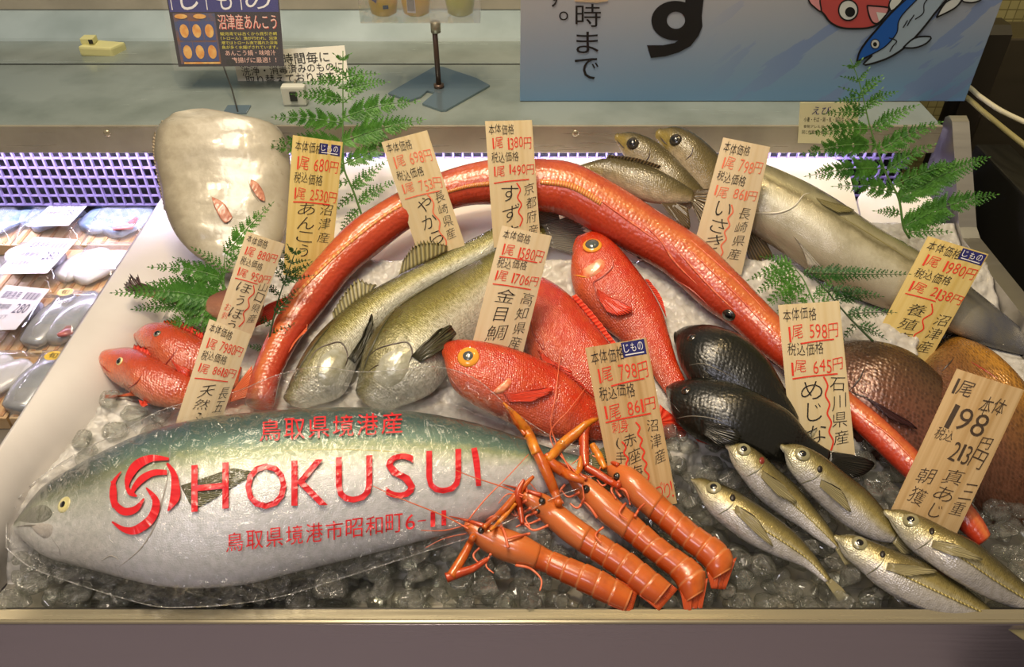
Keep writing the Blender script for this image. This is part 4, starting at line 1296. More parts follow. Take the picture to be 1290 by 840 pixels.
# ------------------------------------------------------------------ sea bass
bs = []
M['bass_gill'] = plain('bass_gill', '#c6c6b6', 0.22, metal=0.3, noise_scale=90, col2='#a8a68c', bump=0.6, coat=0.5)
for i, (lab, sta, lf) in enumerate((
        ('olive and silver sea bass with raised spiny fins, next to the red arch',
         [(358, 497, 392, 512), (382, 446, 432, 497), (413, 408, 455, 450), (455, 374, 487, 411), (500, 348, 530, 374), (550, 323, 571, 351), (600, 298, 613, 329), (640, 277, 648, 305), (668, 264, 672, 290)], 0.0),
        ('olive and silver broad headed sea bass between the other bass and the red fish',
         [(449, 487, 498, 514), (461, 434, 545, 494), (497, 388, 577, 452), (550, 355, 607, 417), (592, 332, 630, 385), (640, 306, 657, 346), (682, 284, 693, 312)], 0.012))):
    F = fish('sea_bass', lab, 'sea bass on the ice', sta, M['bass'], ratio=0.58, onto=('sea_bass',), slope=0.5, hfn=lambda s: -0.03 * max(0.0, s - 0.3))
    bs.append(F)
    if i == 0:
        fin(F, 'dorsal_fin', [(420, 403), (445, 383), (470, 365)], [(418, 396), (430, 375), (449, 353), (462, 358), (475, 361)], M['fin_olive'], rag=0.25, n=28)
        fin(F, 'dorsal_fin', [(502, 348), (530, 334), (562, 318)], [(507, 330), (523, 308), (545, 306), (563, 312)], M['fin_olive'], rag=0.3, n=34, off=0.006)
        fin(F, 'pectoral_fin', [(438, 451), (446, 457)], [(455, 420), (466, 399), (463, 420)], M['fin_dark'], n=16, on_body=True, lift=0.010)
        patch_on(F, 'gill_cover', [(396, 474), (404, 450), (428, 437), (437, 452), (429, 476), (412, 486)], M['bass_gill'], 0.0008, th=0.002)
        crease(F, 'head_ridge', [(368, 484), (382, 456), (400, 430), (416, 410)], 1.6, M['fin_dark'])
        crease(F, 'gill_slit', [(386, 462), (398, 442), (414, 434), (430, 432), (438, 450), (430, 470)], 1.2, M['gill_dark'])
        crease(F, 'gill_slit', [(398, 470), (412, 458), (428, 468)], 0.8, M['gill_dark'])
        fin(F, 'tail_fin', [(668, 264), (672, 290)], [(692, 240), (700, 262), (708, 292)], M['fin_grey'], n=20)
    else:
        fin(F, 'pectoral_fin', [(518, 449), (530, 457)], [(545, 422), (560, 416), (566, 424), (558, 440)], M['fin_dark'], n=18, on_body=True, lift=0.012)
        patch_on(F, 'gill_cover', [(470, 474), (483, 448), (511, 437), (518, 452), (506, 479), (486, 487)], M['bass_gill'], 0.0008, th=0.002)
        crease(F, 'head_ridge', [(454, 478), (466, 444), (482, 412), (497, 390)], 1.6, M['fin_dark'])
        crease(F, 'gill_slit', [(458, 455), (475, 440), (498, 433), (514, 432), (519, 448), (506, 472)], 1.2, M['gill_dark'])
        crease(F, 'gill_slit', [(462, 470), (478, 460), (500, 474)], 0.9, M['gill_dark'])
        crease(F, 'dorsal_ridge', [(497, 389), (520, 374), (550, 356), (590, 333)], 1.2, M['fin_dark'])
        fin(F, 'tail_fin', [(682, 284), (693, 312)], [(722, 272), (733, 284), (738, 300), (726, 322)], M['fin_grey'], n=26, rag=0.1)

# ------------------------------------------------------------------ three grunts at the back
for i, (lab, sta, ey, lf) in enumerate((
        ('brown grunt with its head propped up against the steel ledge beside the tag',
         [(834, 162, 829, 178), (855, 160, 845, 202), (880, 172, 862, 228), (905, 195, 880, 250), (925, 225, 905, 268), (940, 250, 925, 275)], (851, 176, 8), 0.010),
        ('brown grunt with a yellow snout propped up behind the red arch',
         [(780, 168, 777, 180), (800, 167, 790, 202), (828, 179, 808, 218), (850, 198, 828, 235), (870, 219, 848, 252), (888, 240, 868, 264)], (797, 180.5, 8), 0.030),
        ('brown grunt lying flat with its forked tail against the price tag',
         [(728, 209, 738, 220), (764, 199, 766, 234), (795, 203, 795, 248), (825, 212, 822, 256), (852, 226, 846, 257), (874, 240, 871, 255)], None, 0.034))):
    F = fish('grunt', lab, 'brown grunts at the back', sta, M['grunt'], ratio=0.6, lift=0.008, nose=0.8, onto=('grunt', 'silver_fish'))
    if ey:
        eye(F, *ey, M['iris_dark'], 0.62, squash=0.45)
        a, b = ey[0], ey[1]
        if i == 0: fin(F, 'tail_fin', [(942, 250), (924, 275)], [(958, 296), (974, 326), (962, 330), (946, 338)], M['fin_brown'], n=24, rag=0.08)
        crease(F, 'mouth', [(a - 20, b - 4), (a - 14, b + 3), (a - 10, b + 6)], 1.0, M['gill_dark'])
        crease(F, 'gill_slit', [(a + 22, b + 6), (a + 20, b + 18), (a + 12, b + 26)], 0.9, M['gill_dark'])
    else:
        fin(F, 'dorsal_fin', [(764, 200), (795, 203), (830, 213)], [(767, 197), (800, 200), (834, 210)], M['fin_brown'], n=20)
        fin(F, 'tail_fin', [(872, 240), (870, 255)], [(921, 236), (900, 240), (889, 249), (886, 262), (881, 290)], M['fin_brown'], n=30, rag=0.08, lift=0.012)
        fin(F, 'anal_fin', [(832, 255), (852, 256)], [(842, 270), (868, 290), (866, 262)], M['fin_brown'], n=16)

# ------------------------------------------------------------------ big silver fish on the right
sf = fish('silver_fish', 'large pale silver fish under the tall right fern', None,
          [(922, 226, 918, 250), (948, 204, 940, 287), (1000, 222, 988, 320), (1050, 249, 1034, 352), (1100, 283, 1085, 378), (1150, 312, 1140, 398), (1200, 344, 1194, 417), (1250, 383, 1244, 436), (1304, 428, 1300, 450)],
          M['silver'], ratio=0.55, lift=0.0, nose=0.4)
crease(sf, 'gill_slit', [(950, 268), (980, 268), (1000, 260), (1012, 246), (1020, 243)], 1.6, M['fin_pale'])
fin(sf, 'pectoral_fin', [(1028, 250), (1035, 258)], [(1062, 262), (1074, 268), (1055, 270)], M['fin_olive'], n=14, on_body=True, lift=0.003)
fin(sf, 'pelvic_fin', [(1000, 296), (1012, 314)], [(1030, 330), (1036, 336), (1020, 334)], M['fin_pale'], n=14, on_body=True, lift=0.004)
crease(sf, 'lateral_line', [(1040, 262), (1080, 285), (1120, 310), (1160, 336)], 1.3, M['fin_olive'], off=-0.0006)
fin(sf, 'finlet_row', [(1215, 410), (1240, 422), (1270, 433)], [(1212, 416), (1238, 428), (1268, 438)], M['fin_pale'], rag=0.8, n=24)

# ------------------------------------------------------------------ two breams
b1 = fish('sea_bream', 'golden scaled sea bream at the far right, behind the plain wooden tag', 'sea breams on the right',
          [(1163, 458, 1164, 492), (1200, 431, 1186, 565), (1240, 437, 1224, 640), (1275, 464, 1258, 672), (1312, 512, 1298, 672)], M['bream_gold'], ratio=0.42, lift=-0.045)
b2 = fish('sea_bream', 'rosy brown sea bream between the two tags, under the red snout', 'sea breams on the right',
          [(1030, 446, 1026, 478), (1062, 431, 1046, 525), (1105, 430, 1083, 565), (1145, 442, 1124, 588), (1182, 471, 1166, 603), (1212, 508, 1198, 604), (1238, 548, 1226, 604)], M['bream'], ratio=0.42, lift=-0.034)
fin(b2, 'pectoral_fin', [(1085, 497), (1096, 506)], [(1140, 528), (1154, 541), (1120, 528)], M['fin_maroon'], n=14, on_body=True, lift=0.004)
crease(b2, 'gill_slit', [(1090, 462), (1082, 478), (1070, 492)], 1.3, M['gill_dark'])
crease(b2, 'gill_slit', [(1070, 492), (1080, 497), (1090, 500)], 1.1, M['gill_dark'])
crease(b1, 'gill_slit', [(1222, 455), (1240, 466), (1258, 478)], 1.3, M['gill_red'])
crease(b1, 'gill_slit', [(1202, 450), (1196, 458), (1186, 468)], 1.3, M['gill_dark'])
fin(b1, 'dorsal_fin', [(1180, 444), (1200, 432), (1240, 437)], [(1176, 440), (1196, 425), (1238, 429)], M['fin_brown'], rag=0.4, n=20)

# ------------------------------------------------------------------ cornetfish
cf = fish('cornetfish', 'long red cornetfish curved in an arch over the other fish', None,
          [(308, 507, 345, 512), (318, 467, 356, 470), (335, 425, 376, 432), (352, 393, 394, 408), (370, 360, 416, 380), (400, 324, 445, 345), (438, 283, 478, 318), (474, 258, 515, 289), (520, 232, 552, 271),
           (570, 212, 585, 260), (620, 201, 622, 258), (678, 200, 670, 265), (725, 206, 708, 272), (778, 233, 752, 295), (831, 267, 792, 318), (884, 301, 838, 345), (932, 347, 885, 386), (960, 376, 921, 411), (983, 400, 950, 437),
           (1020, 440, 988, 467), (1068, 491, 1044, 512), (1110, 525, 1084, 548), (1160, 572, 1134, 596), (1226, 638, 1206, 664), (1248, 672, 1230, 687)][::-1],
          M['cornet'], ratio=0.72, ratio_tail=1.0, n=150, lift=0.006, nose=0.25, onto=('sea_bass', 'grunt', 'sea_bream'), nclamp=24, slope=0.5)
eye(cf, 918, 397, 7.5, M['iris_dark'], 0.7, asp=1.2)
M['cornet_ridge'] = plain('cornet_ridge', '#e07a48', 0.22, coat=0.8, noise_scale=150, col2='#c6452c', bump=0.6)
for L in ([(850, 296), (885, 330), (925, 368), (960, 405), (985, 428)], [(838, 297), (875, 340), (905, 372), (935, 400)], [(868, 300), (900, 328), (935, 360), (968, 395)], [(800, 275), (830, 300), (850, 330), (880, 360)],
          [(735, 237), (770, 262), (805, 287), (840, 312)], [(1072, 515), (1120, 548), (1160, 590)]):
    crease(cf, 'bony_ridge', L, 1.8, M['cornet_ridge'], off=-0.0004)
crease(cf, 'gill_slit', [(843, 345), (850, 352), (872, 366), (900, 392)], 1.2, M['gill_red'])
M['cornet_gold'] = fin_mat('cornet_gold', '#e0a04e', '#d8733c', 24)
fin(cf, 'lateral_line', [(562, 240), (590, 232), (618, 228)], [(563, 244), (590, 237), (618, 234)], M['cornet_gold'], on_body=True, off=0.0, lift=0.0002, n=40, k=3)
fin(cf, 'lateral_line', [(368, 375), (400, 340), (440, 303), (480, 272), (505, 256)], [(370, 377), (403, 343), (443, 306), (482, 275), (507, 260)], M['cornet_gold'], on_body=True, off=0.0, lift=0.0002, n=60, k=3)
fin(cf, 'lateral_line', [(680, 226), (720, 230), (760, 252)], [(680, 232), (718, 238), (756, 259)], M['cornet_gold'], on_body=True, off=0.0, lift=0.0002, n=40, k=3)
fin(cf, 'dorsal_fin', [(362, 374), (345, 402)], [(340, 388), (322, 402), (305, 418), (312, 422), (330, 414)], M['fin_red'], n=18, lift=0.012)
fin(cf, 'anal_fin', [(385, 412), (368, 432)], [(384, 408), (382, 416), (370, 430), (360, 445)], M['fin_orange'], n=14, on_body=True, lift=0.004)
fin(cf, 'pelvic_fin', [(822, 318), (832, 326)], [(800, 318), (804, 326), (815, 327)], M['fin_maroon'], n=10, lift=0.0)

# ------------------------------------------------------------------ three alfonsinos
for i, (lab, sta, lf) in enumerate((
        ('bright red alfonsino standing head up on the open ice, big eye at the top',
         [(733, 297, 722, 322), (752, 293, 719, 345), (775, 307, 725, 372), (796, 331, 740, 394), (816, 358, 762, 414), (834, 391, 788, 434), (843, 421, 812, 458), (853, 455, 829, 482), (865, 482, 842, 500)], 0.004),
        ('bright red alfonsino in the middle with its head hidden behind the tag',
         [(640, 347, 636, 370), (680, 349, 650, 417), (715, 370, 668, 455), (745, 404, 694, 488), (775, 441, 724, 512), (800, 474, 762, 524)], 0.0),
        ('bright red alfonsino in front, big orange ringed eye beside the sea bass',
         [(560, 433, 559, 453), (581, 428, 570, 488), (606, 430, 595, 509), (640, 437, 630, 527), (680, 452, 670, 545), (716, 473, 706, 553), (752, 505, 742, 555), (792, 520, 786, 553), (832, 528, 829, 547)], 0.034))):
    F = fish('alfonsino', lab, 'red alfonsinos in the middle', sta, M['alfon'], ratio=0.5, lift=0.002, nose=0.35, onto=('alfonsino', 'sea_bass'))
    if i == 0:
        eye(F, 746, 309, 12.5, M['iris_orange'], 0.72, pupil_mat=M['pupil_grey'], squash=0.35)
        M['jaw'] = plain('jaw', '#f0b48c', 0.25, coat=0.8, noise_scale=120, col2='#ee7a52', bump=0.5)
        patch_on(F, 'jaw_plate', [(733, 340), (745, 332), (757, 326), (762, 334), (752, 345), (738, 350)], M['jaw'], 0.002)
        crease(F, 'gill_slit', [(770, 322), (772, 336), (760, 348), (748, 356), (750, 364), (753, 380)], 1.2, M['gill_red'])
        crease(F, 'mouth', [(722, 346), (732, 348), (742, 350)], 1.0, M['iris_orange'])
        fin(F, 'pectoral_fin', [(752, 364), (754, 376)], [(785, 382), (797, 392), (780, 398), (765, 392)], M['fin_red'], n=18, on_body=True, lift=0.004)
        fin(F, 'dorsal_fin', [(812, 352), (826, 374), (836, 394)], [(817, 354), (833, 376), (840, 403)], M['fin_red'], n=20, rag=0.1)
        fin(F, 'tail_fin', [(865, 482), (842, 500)], [(905, 500), (890, 520), (868, 536)], M['fin_red'], n=18)
    elif i == 1:
        crease(F, 'gill_slit', [(673, 428), (680, 432), (685, 440), (684, 428)], 1.6, M['gill_red'])
        crease(F, 'gill_slit', [(668, 405), (672, 420), (678, 430)], 1.2, M['gill_red'])
        fin(F, 'dorsal_fin', [(720, 374), (745, 404), (772, 437)], [(726, 373), (752, 402), (778, 437)], M['fin_red'], n=18, rag=0.1)
        fin(F, 'pectoral_fin', [(678, 440), (682, 450)], [(705, 462), (722, 470), (700, 474)], M['fin_red'], n=14, on_body=True)
    else:
        eye(F, 590, 449.5, 14.2, M['iris_orange'], 0.56, pupil_mat=M['pupil_grey'], squash=0.35)
        patch_on(F, 'jaw_plate', [(622, 492), (632, 483), (641, 476), (644, 483), (636, 493), (625, 496)], M['jaw'], 0.002)
        crease(F, 'gill_slit', [(630, 475), (636, 480), (634, 490), (622, 494), (612, 498)], 1.1, M['gill_red'])
        crease(F, 'mouth', [(563, 470), (572, 482), (586, 500)], 1.1, M['gill_red'])
        fin(F, 'pectoral_fin', [(634, 495), (642, 506)], [(680, 490), (696, 491), (690, 497), (668, 506)], M['fin_red'], n=18, on_body=True, lift=0.004)
        fin(F, 'dorsal_fin', [(690, 457), (720, 477), (745, 499)], [(702, 462), (728, 480), (750, 503)], M['fin_red'], n=18)
        fin(F, 'tail_fin', [(830, 530), (829, 546)], [(832, 508), (872, 540), (916, 563), (872, 553), (848, 552), (838, 556)], M['fin_red'], n=30, lift=-0.006)

# ------------------------------------------------------------------ two black fish
for i, (lab, sta, lf) in enumerate((
        ('glossy black fish, upper one of the pair beside the red snout',
         [(853, 419, 852, 436), (871, 412, 858, 462), (900, 411, 880, 492), (935, 424, 914, 512), (965, 450, 940, 532), (988, 487, 966, 548), (1006, 525, 992, 558)], 0.0),
        ('glossy black fish, lower one of the pair above the small silver fish',
         [(842, 487, 842, 501), (860, 480, 851, 530), (890, 477, 877, 552), (925, 483, 909, 564), (960, 498, 944, 573), (995, 519, 979, 582), (1022, 551, 1011, 586), (1046, 568, 1040, 588)], 0.020))):
    F = fish('black_fish', lab, 'black fish pair', sta, M['opal'], ratio=0.55, lift=0.008, nose=0.5, onto=('black_fish', 'alfonsino'))
    if i == 0:
        crease(F, 'gill_slit', [(868, 460), (885, 458), (905, 466), (920, 474)], 0.8, M['fin_grey'])
        fin(F, 'pectoral_fin', [(882, 462), (884, 474)], [(905, 478), (918, 486), (900, 488)], M['fin_black'], n=14, on_body=True)
        eye(F, 871, 425, 6, M['iris_dark'], 0.6)
    else:
        eye(F, 864, 491.5, 6.5, M['iris_dark'], 0.6)
        crease(F, 'gill_slit', [(852, 527), (870, 524), (892, 526), (915, 532)], 0.8, M['fin_grey'])
        fin(F, 'pectoral_fin', [(883, 528), (886, 546)], [(915, 536), (932, 545), (926, 556), (905, 556)], M['fin_black'], n=16, on_body=True, lift=0.006)
        crease(F, 'mouth', [(842, 502), (850, 512), (857, 520)], 0.8, M['fin_black'])
        fin(F, 'tail_fin', [(1044, 569), (1040, 586)], [(1075, 572), (1102, 582), (1092, 596), (1075, 602)], M['fin_black'], n=18, lift=-0.004)

# ------------------------------------------------------------------ five horse mackerel
AJI = [
    ('small silver horse mackerel nearest the langoustine tails', [(873, 603, 873, 609), (885, 602, 881, 626), (907, 609, 893, 645), (933, 621, 912, 662), (965, 642, 943, 684), (999, 668, 978, 701), (1025, 697, 1012, 714), (1047, 729, 1040, 734)],
     (899, 614, 9.5), (923, 627), [(927, 637), (952, 654), (974, 688)], [(1062, 742), (1066, 752), (1056, 758)], 0.0),
    ('small silver horse mackerel with a blood red spot on its gill', [(919, 558, 917, 567), (935, 558, 922, 583), (955, 568, 936, 604), (978, 589, 955, 627), (1003, 612, 982, 648), (1025, 638, 1008, 664), (1043, 661, 1032, 681), (1058, 685, 1052, 692)],
     (937, 566, 9), (960, 580), [(960, 593), (985, 612), (1003, 634)], [(1070, 700), (1074, 708), (1064, 712)], 0.006),
    ('small silver horse mackerel touching the foot of the wooden tag', [(988, 560, 988, 571), (1008, 560, 993, 590), (1035, 573, 1012, 614), (1065, 596, 1040, 642), (1095, 620, 1070, 665), (1118, 648, 1100, 680), (1132, 670, 1124, 684)],
     (1011, 572, 9.5), (1033, 591), [(1034, 604), (1058, 618), (1072, 645)], [(1152, 672), (1150, 690), (1140, 702)], 0.004),
    ('small silver horse mackerel overhanging the steel rim, lowest in the picture', [(1056, 674, 1055, 683), (1075, 673, 1063, 700), (1100, 682, 1080, 715), (1130, 694, 1108, 740), (1166, 708, 1145, 761), (1202, 729, 1187, 776), (1234, 754, 1225, 782), (1262, 778, 1258, 785)],
     (1083, 684, 9.5), (1112, 698), [(1118, 710), (1148, 714), (1178, 722)], [(1290, 792), (1302, 806), (1288, 806)], 0.020),
    ('small silver horse mackerel under the plain wooden tag at the right edge', [(1120, 642, 1119, 653), (1138, 642, 1128, 669), (1165, 652, 1146, 691), (1195, 667, 1170, 709), (1230, 684, 1203, 731), (1265, 712, 1243, 753), (1300, 742, 1285, 769), (1330, 770, 1322, 781)],
     (1147.5, 655, 10), (1174, 669), [(1176, 682), (1205, 688), (1235, 706)], [(1352, 782), (1358, 795), (1346, 800)], 0.004)]
M['blood'] = plain('blood', '#7a2416', 0.3, coat=0.6)
for i, (lab, sta, ey, sp, pf, tl, lf) in enumerate(AJI):
    F = fish('horse_mackerel', lab, 'horse mackerel in the front right corner', sta, M['aji'], ratio=0.55, lift=0.002, nose=1.2, m=28, onto=('horse_mackerel', 'black_fish', 'sea_bream', 'cornetfish'))
    eye(F, *ey, M['iris_yellow'], 0.55, squash=0.35)
    patch_on(F, 'gill_spot', ell(sp[0], sp[1], 3.6, 4.6, 8), M['blood'] if i == 1 else M['crease'], 0.0006)
    e0 = ey[0], ey[1]
    ax = (sp[0] - e0[0], sp[1] - e0[1]); px_ = (-ax[1], ax[0])
    crease(F, 'gill_slit', [(sp[0] + 3, sp[1] + 4), (sp[0] + px_[0] * 0.55 + 2, sp[1] + px_[1] * 0.55), (sp[0] + px_[0] * 1.05 - ax[0] * 0.25, sp[1] + px_[1] * 1.05 - ax[1] * 0.25)], 0.9, M['iris_grey'])
    n0 = sta[0]
    crease(F, 'mouth', [(n0[2] + 1, n0[3] - 2), (n0[2] + ax[0] * 0.3 + 1, n0[3] + ax[1] * 0.3 + 5), (n0[2] + ax[0] * 0.45 + 2, n0[3] + ax[1] * 0.4 + 11)], 0.8, M['iris_grey'])
    (a, b), (c, d), (e_, f_2) = pf
    w_ = 5.5
    fin(F, 'pectoral_fin', [(a, b), (a - 2, b + 8)], [(c, d), (e_, f_2), (c - 6, d + 12)], M['fin_aji'], n=16, on_body=True, lift=0.0025)
    crease(F, 'fin_edge', [(a, b), (c, d), (e_, f_2)], 0.9, M['crease'], off=0.0026)
    # keeled lateral line of scutes and the ribbed sheen
    a_, z_ = sta[3], sta[-1]
    LL = [(0.52 * s_[0] + 0.48 * s_[2], 0.52 * s_[1] + 0.48 * s_[3]) for s_ in sta[3:]]
    if i != 2:
        M.setdefault('scute', fin_mat('scute', '#8f7f42', '#d2c27a', 30))
        fin(F, 'scute_line', [(u - 0.8, v - 1.6) for u, v in LL], [(u + 0.8, v + 1.6) for u, v in LL], M['scute'], on_body=True, off=0.0002, lift=0.0003, n=50, k=3)
    b0 = sta[-1]
    fin(F, 'tail_fin', [(b0[0], b0[1]), (b0[2], b0[3])], tl, M['fin_aji'], n=16, lift=0.0)
# ------------------------------------------------------------------ yellowtail in its printed bag
yt = fish('yellowtail', 'large yellowtail sealed in a clear bag with red writing, lying across the front', None,
          [(22, 654, 22, 674), (60, 611, 58, 701), (100, 586, 99, 713), (150, 561, 150, 727), (200, 541, 200, 738), (260, 527, 250, 741), (330, 519, 310, 736), (400, 514, 375, 720), (470, 514, 445, 703), (540, 521, 520, 684),
           (600, 533, 590, 664), (650, 549, 645, 640), (700, 566, 698, 616), (735, 575, 734, 602)], M['yellowtail'], ratio=0.48, lift=0.012, onto=('sea_bass', 'cornetfish', 'orange_fish', 'alfonsino'), nose=0.35, n=90, m=40, lean=0.55)
eye(yt, 80.5, 635.5, 10.5, M['iris_gold'], 0.5, squash=0.3)
M['yt_mouth'] = plain('yt_mouth', '#5d5850', 0.4)
crease(yt, 'mouth', [(20, 664), (34, 662), (50, 663), (62, 670)], 1.5, M['yt_mouth'])
M['snout'] = plain('snout', '#6a6d5c', 0.35, noise_scale=60, col2='#565a4e')
patch_on(yt, 'upper_jaw', [(23, 656), (38, 641), (56, 636), (66, 646), (58, 656), (42, 659)], M['snout'], 0.0004, th=0.0006)
crease(yt, 'cheek_line', [(64, 676), (74, 690), (76, 700)], 0.8, plain('cheek', '#8f8d8a', 0.4))
M['lip'] = plain('lip', '#a7a19a', 0.35)
patch_on(yt, 'jaw_plate', [(38, 662), (52, 659), (66, 662), (64, 674), (56, 678), (44, 670)], M['lip'], 0.001)
crease(yt, 'gill_slit', [(214, 560), (213, 590), (206, 625), (196, 660), (178, 690), (150, 714)], 1.3, M['lip'])
crease(yt, 'gill_slit', [(150, 705), (140, 700), (128, 706)], 1.0, M['lip'])
fin(yt, 'pectoral_fin', [(228, 612), (240, 636)], [(292, 590), (322, 596), (300, 610), (268, 630), (250, 640)], M['fin_yt'], n=24, on_body=True, off=0.0004, lift=0.0006)
crease(yt, 'side_stripe', [(240, 585), (330, 570), (430, 566), (530, 572), (640, 588)], 1.2, plain('yt_stripe', '#b9b06a', 0.35), off=-0.0008)
fin(yt, 'tail_fin', [(735, 577), (734, 601)], [(775, 556), (764, 578), (764, 600), (772, 622)], M['fin_yt'], n=20)

# the film: follows whatever lies beneath it, pulled taut, with crumpled edges
def bag_mesh():
    top = [(8, 646), (40, 610), (95, 572), (150, 545), (200, 518), (250, 503), (300, 492), (350, 472), (400, 462), (450, 468), (500, 466), (550, 462), (600, 478), (650, 520), (700, 552), (745, 566)]
    bot = [(8, 690), (40, 715), (95, 735), (150, 752), (200, 764), (250, 764), (300, 760), (350, 752), (400, 738), (450, 722), (500, 706), (550, 690), (600, 674), (650, 652), (700, 626), (745, 610)]
    nu, nv = 260, 100
    a = catmull(top, nu); b = catmull(bot, nu)
    px = [[(a[i][0] + (b[i][0] - a[i][0]) * j / (nv - 1), a[i][1] + (b[i][1] - a[i][1]) * j / (nv - 1)) for j in range(nv)] for i in range(nu)]
    D = [[(over(u, v, 0.0, 0.012) - CAM).length for (u, v) in row] for row in px]
    raw = [r[:] for r in D]
    for _ in range(60):
        E = [r[:] for r in D]
        for i in range(nu):
            for j in range(nv):
                s_ = 0; c_ = 0
                for di, dj in ((1, 0), (-1, 0), (0, 1), (0, -1)):
                    ii, jj = i + di, j + dj
                    if 0 <= ii < nu and 0 <= jj < nv: s_ += D[ii][jj]; c_ += 1
                E[i][j] = min(raw[i][j], 0.5 * D[i][j] + 0.5 * s_ / c_)
        D = E
    vs = []; uv = []
    for i in range(nu):
        for j in range(nv):
            u, v = px[i][j]
            d = ray(u, v).normalized()
            e_ = min(j, nv - 1 - j) / (nv * 0.5)
            e2 = min(i, nu - 1 - i) / 12.0
            loose = max(0.0, 1 - e_ * 2.6)
            q = Vector((u * 0.018, v * 0.03, 0))
            rg = lambda p, k: max(0.0, 1 - abs(noise.noise(p)) * k)          # sharp creases
            wr = rg(q, 9) * 0.0020 + rg(q * 1.9 + Vector((5, 2, 0)), 9) * 0.0014 + abs(noise.noise(q * 3.1)) * 0.0012
            top_ = j < nv * 0.3
            wr *= 0.7 + 2.2 * loose
            cr_ = max(0.0, 1 - e_ * (2.2 if top_ else 3.2)) * min(1.0, e2)
            wr += cr_ * (0.022 * rg(Vector((u * 0.05, v * 0.05, 3)), 3.2) + 0.014 * abs(noise.noise(Vector((u * 0.08, v * 0.07, 8)))))
            vs.append(CAM + d * (D[i][j] - 0.0022 - wr)); uv.append((i / (nu - 1), j / (nv - 1)))
    fs = [(i * nv + j, i * nv + j + 1, (i + 1) * nv + j + 1, (i + 1) * nv + j) for i in range(nu - 1) for j in range(nv - 1)]
    return vs, fs, uv
M['bag_film'] = film('bag_film', '#ffffff', 0.028, 0.42, 0.035, 1.0, 70, milky=0.008, bdist=0.006)
bv, bf, buv = bag_mesh()
bag = empty('plastic_bag', P(330, 640, 0.0), 'clear crinkled plastic bag with red printed writing around the large yellowtail', 'bag')
bag_o = pyd('bag_film', bv, bf, M['bag_film'], bag, True, {'along': buv})
_rim = [bv[i * 100] for i in range(260)] + [bv[259 * 100 + j] for j in range(1, 100)] + [bv[i * 100 + 99] for i in range(258, -1, -1)] + [bv[j] for j in range(98, 0, -1)]
M['film_edge'] = film('film_edge', '#ffffff', 0.25, 0.5, 0.1, 0.0, 20, milky=0.12)
tube('film_edge', _rim, 0.0006, M['film_edge'], bag, 5)
class _B: pass
BG = _B(); BG.bvh = BVHTree.FromPolygons([tuple(v) for v in bv], bf)
def on_bag(off=0.0013):
    def f(u, v):
        d = ray(u, v).normalized()
        loc, nor, idx, dist = BG.bvh.ray_cast(CAM, d)
        if loc is None: return over(u, v, 0.004)
        return loc - d * off
    return f
M['print_red'] = plain('print_red', '#d8202a', 0.35, coat=0.3)
ob_ = on_bag()
mb = MB()
# baseline of the large letters rises from (243, 643) to (607, 612)
def line_map(x0, y0, x1, y1, hgt, bend=0.0):
    """u in 0..1 along the line, v 0 at the top and 1 on the baseline"""
    L = math.hypot(x1 - x0, y1 - y0); nx, ny = (y1 - y0) / L, -(x1 - x0) / L
    return lambda u, v: ob_(x0 + (x1 - x0) * u + nx * hgt * (1 - v) * -1 * (-1), y0 + (y1 - y0) * u + ny * hgt * (1 - v) + bend * math.sin(math.pi * u))
for ch, x0, x1, yt0, yb0, yt1, yb1 in (('H', 241, 288, 586, 645, 582, 640), ('O', 309, 361, 584, 642, 583, 640), ('K', 367, 413, 580, 637, 578, 636), ('U', 423, 469, 576, 634, 573, 632), ('S', 486, 523, 572, 628, 570, 627), ('U', 537, 581, 568, 622, 565, 621)):
    m_ = lambda u, v, a=(x0, x1, yt0, yb0, yt1, yb1): ob_(a[0] + (a[1] - a[0]) * u, (a[2] + (a[4] - a[2]) * u) + ((a[3] + (a[5] - a[3]) * u) - (a[2] + (a[4] - a[2]) * u)) * v)
    c_ = MB(); put_text(c_, ch, (0, 0, 1, 1), m_, sub=0.03); mb.add(c_.v, c_.f)
put_stroke(mb, [(597, 564), (600, 580), (602, 600), (603, 612)], [7, 8, 7, 6], ob_, n=60)
for s_, x0, y0, x1, y1, hh in (('鳥取県境港産', 325, 556, 509, 545, 27), ('鳥取県境港市昭和町6-11', 283, 696, 566, 663, 24)):
    f_ = lambda u, v, a=(x0, y0, x1, y1, hh): ob_(a[0] + (a[2] - a[0]) * u, a[1] + (a[3] - a[1]) * u - a[4] * (1 - v))
    n_ = len(s_); ws = [{'6': 0.62, '-': 0.55, '1': 0.55}.get(c, 1.0) for c in s_]; tot = sum(ws); x = 0
    for c, w_ in zip(s_, ws):
        pad = 0.16 if c == '1' else 0.07
        top = 0.12 if c in '61' else (0.5 if c == '-' else 0.0); bt = 0.56 if c == '-' else (0.92 if c in '61' else 1.0)
        c_ = MB(); put_text(c_, c, ((x + pad) / tot, top, (x + w_ - pad) / tot, bt), f_, sub=0.08); mb.add(c_.v, c_.f)
        x += w_
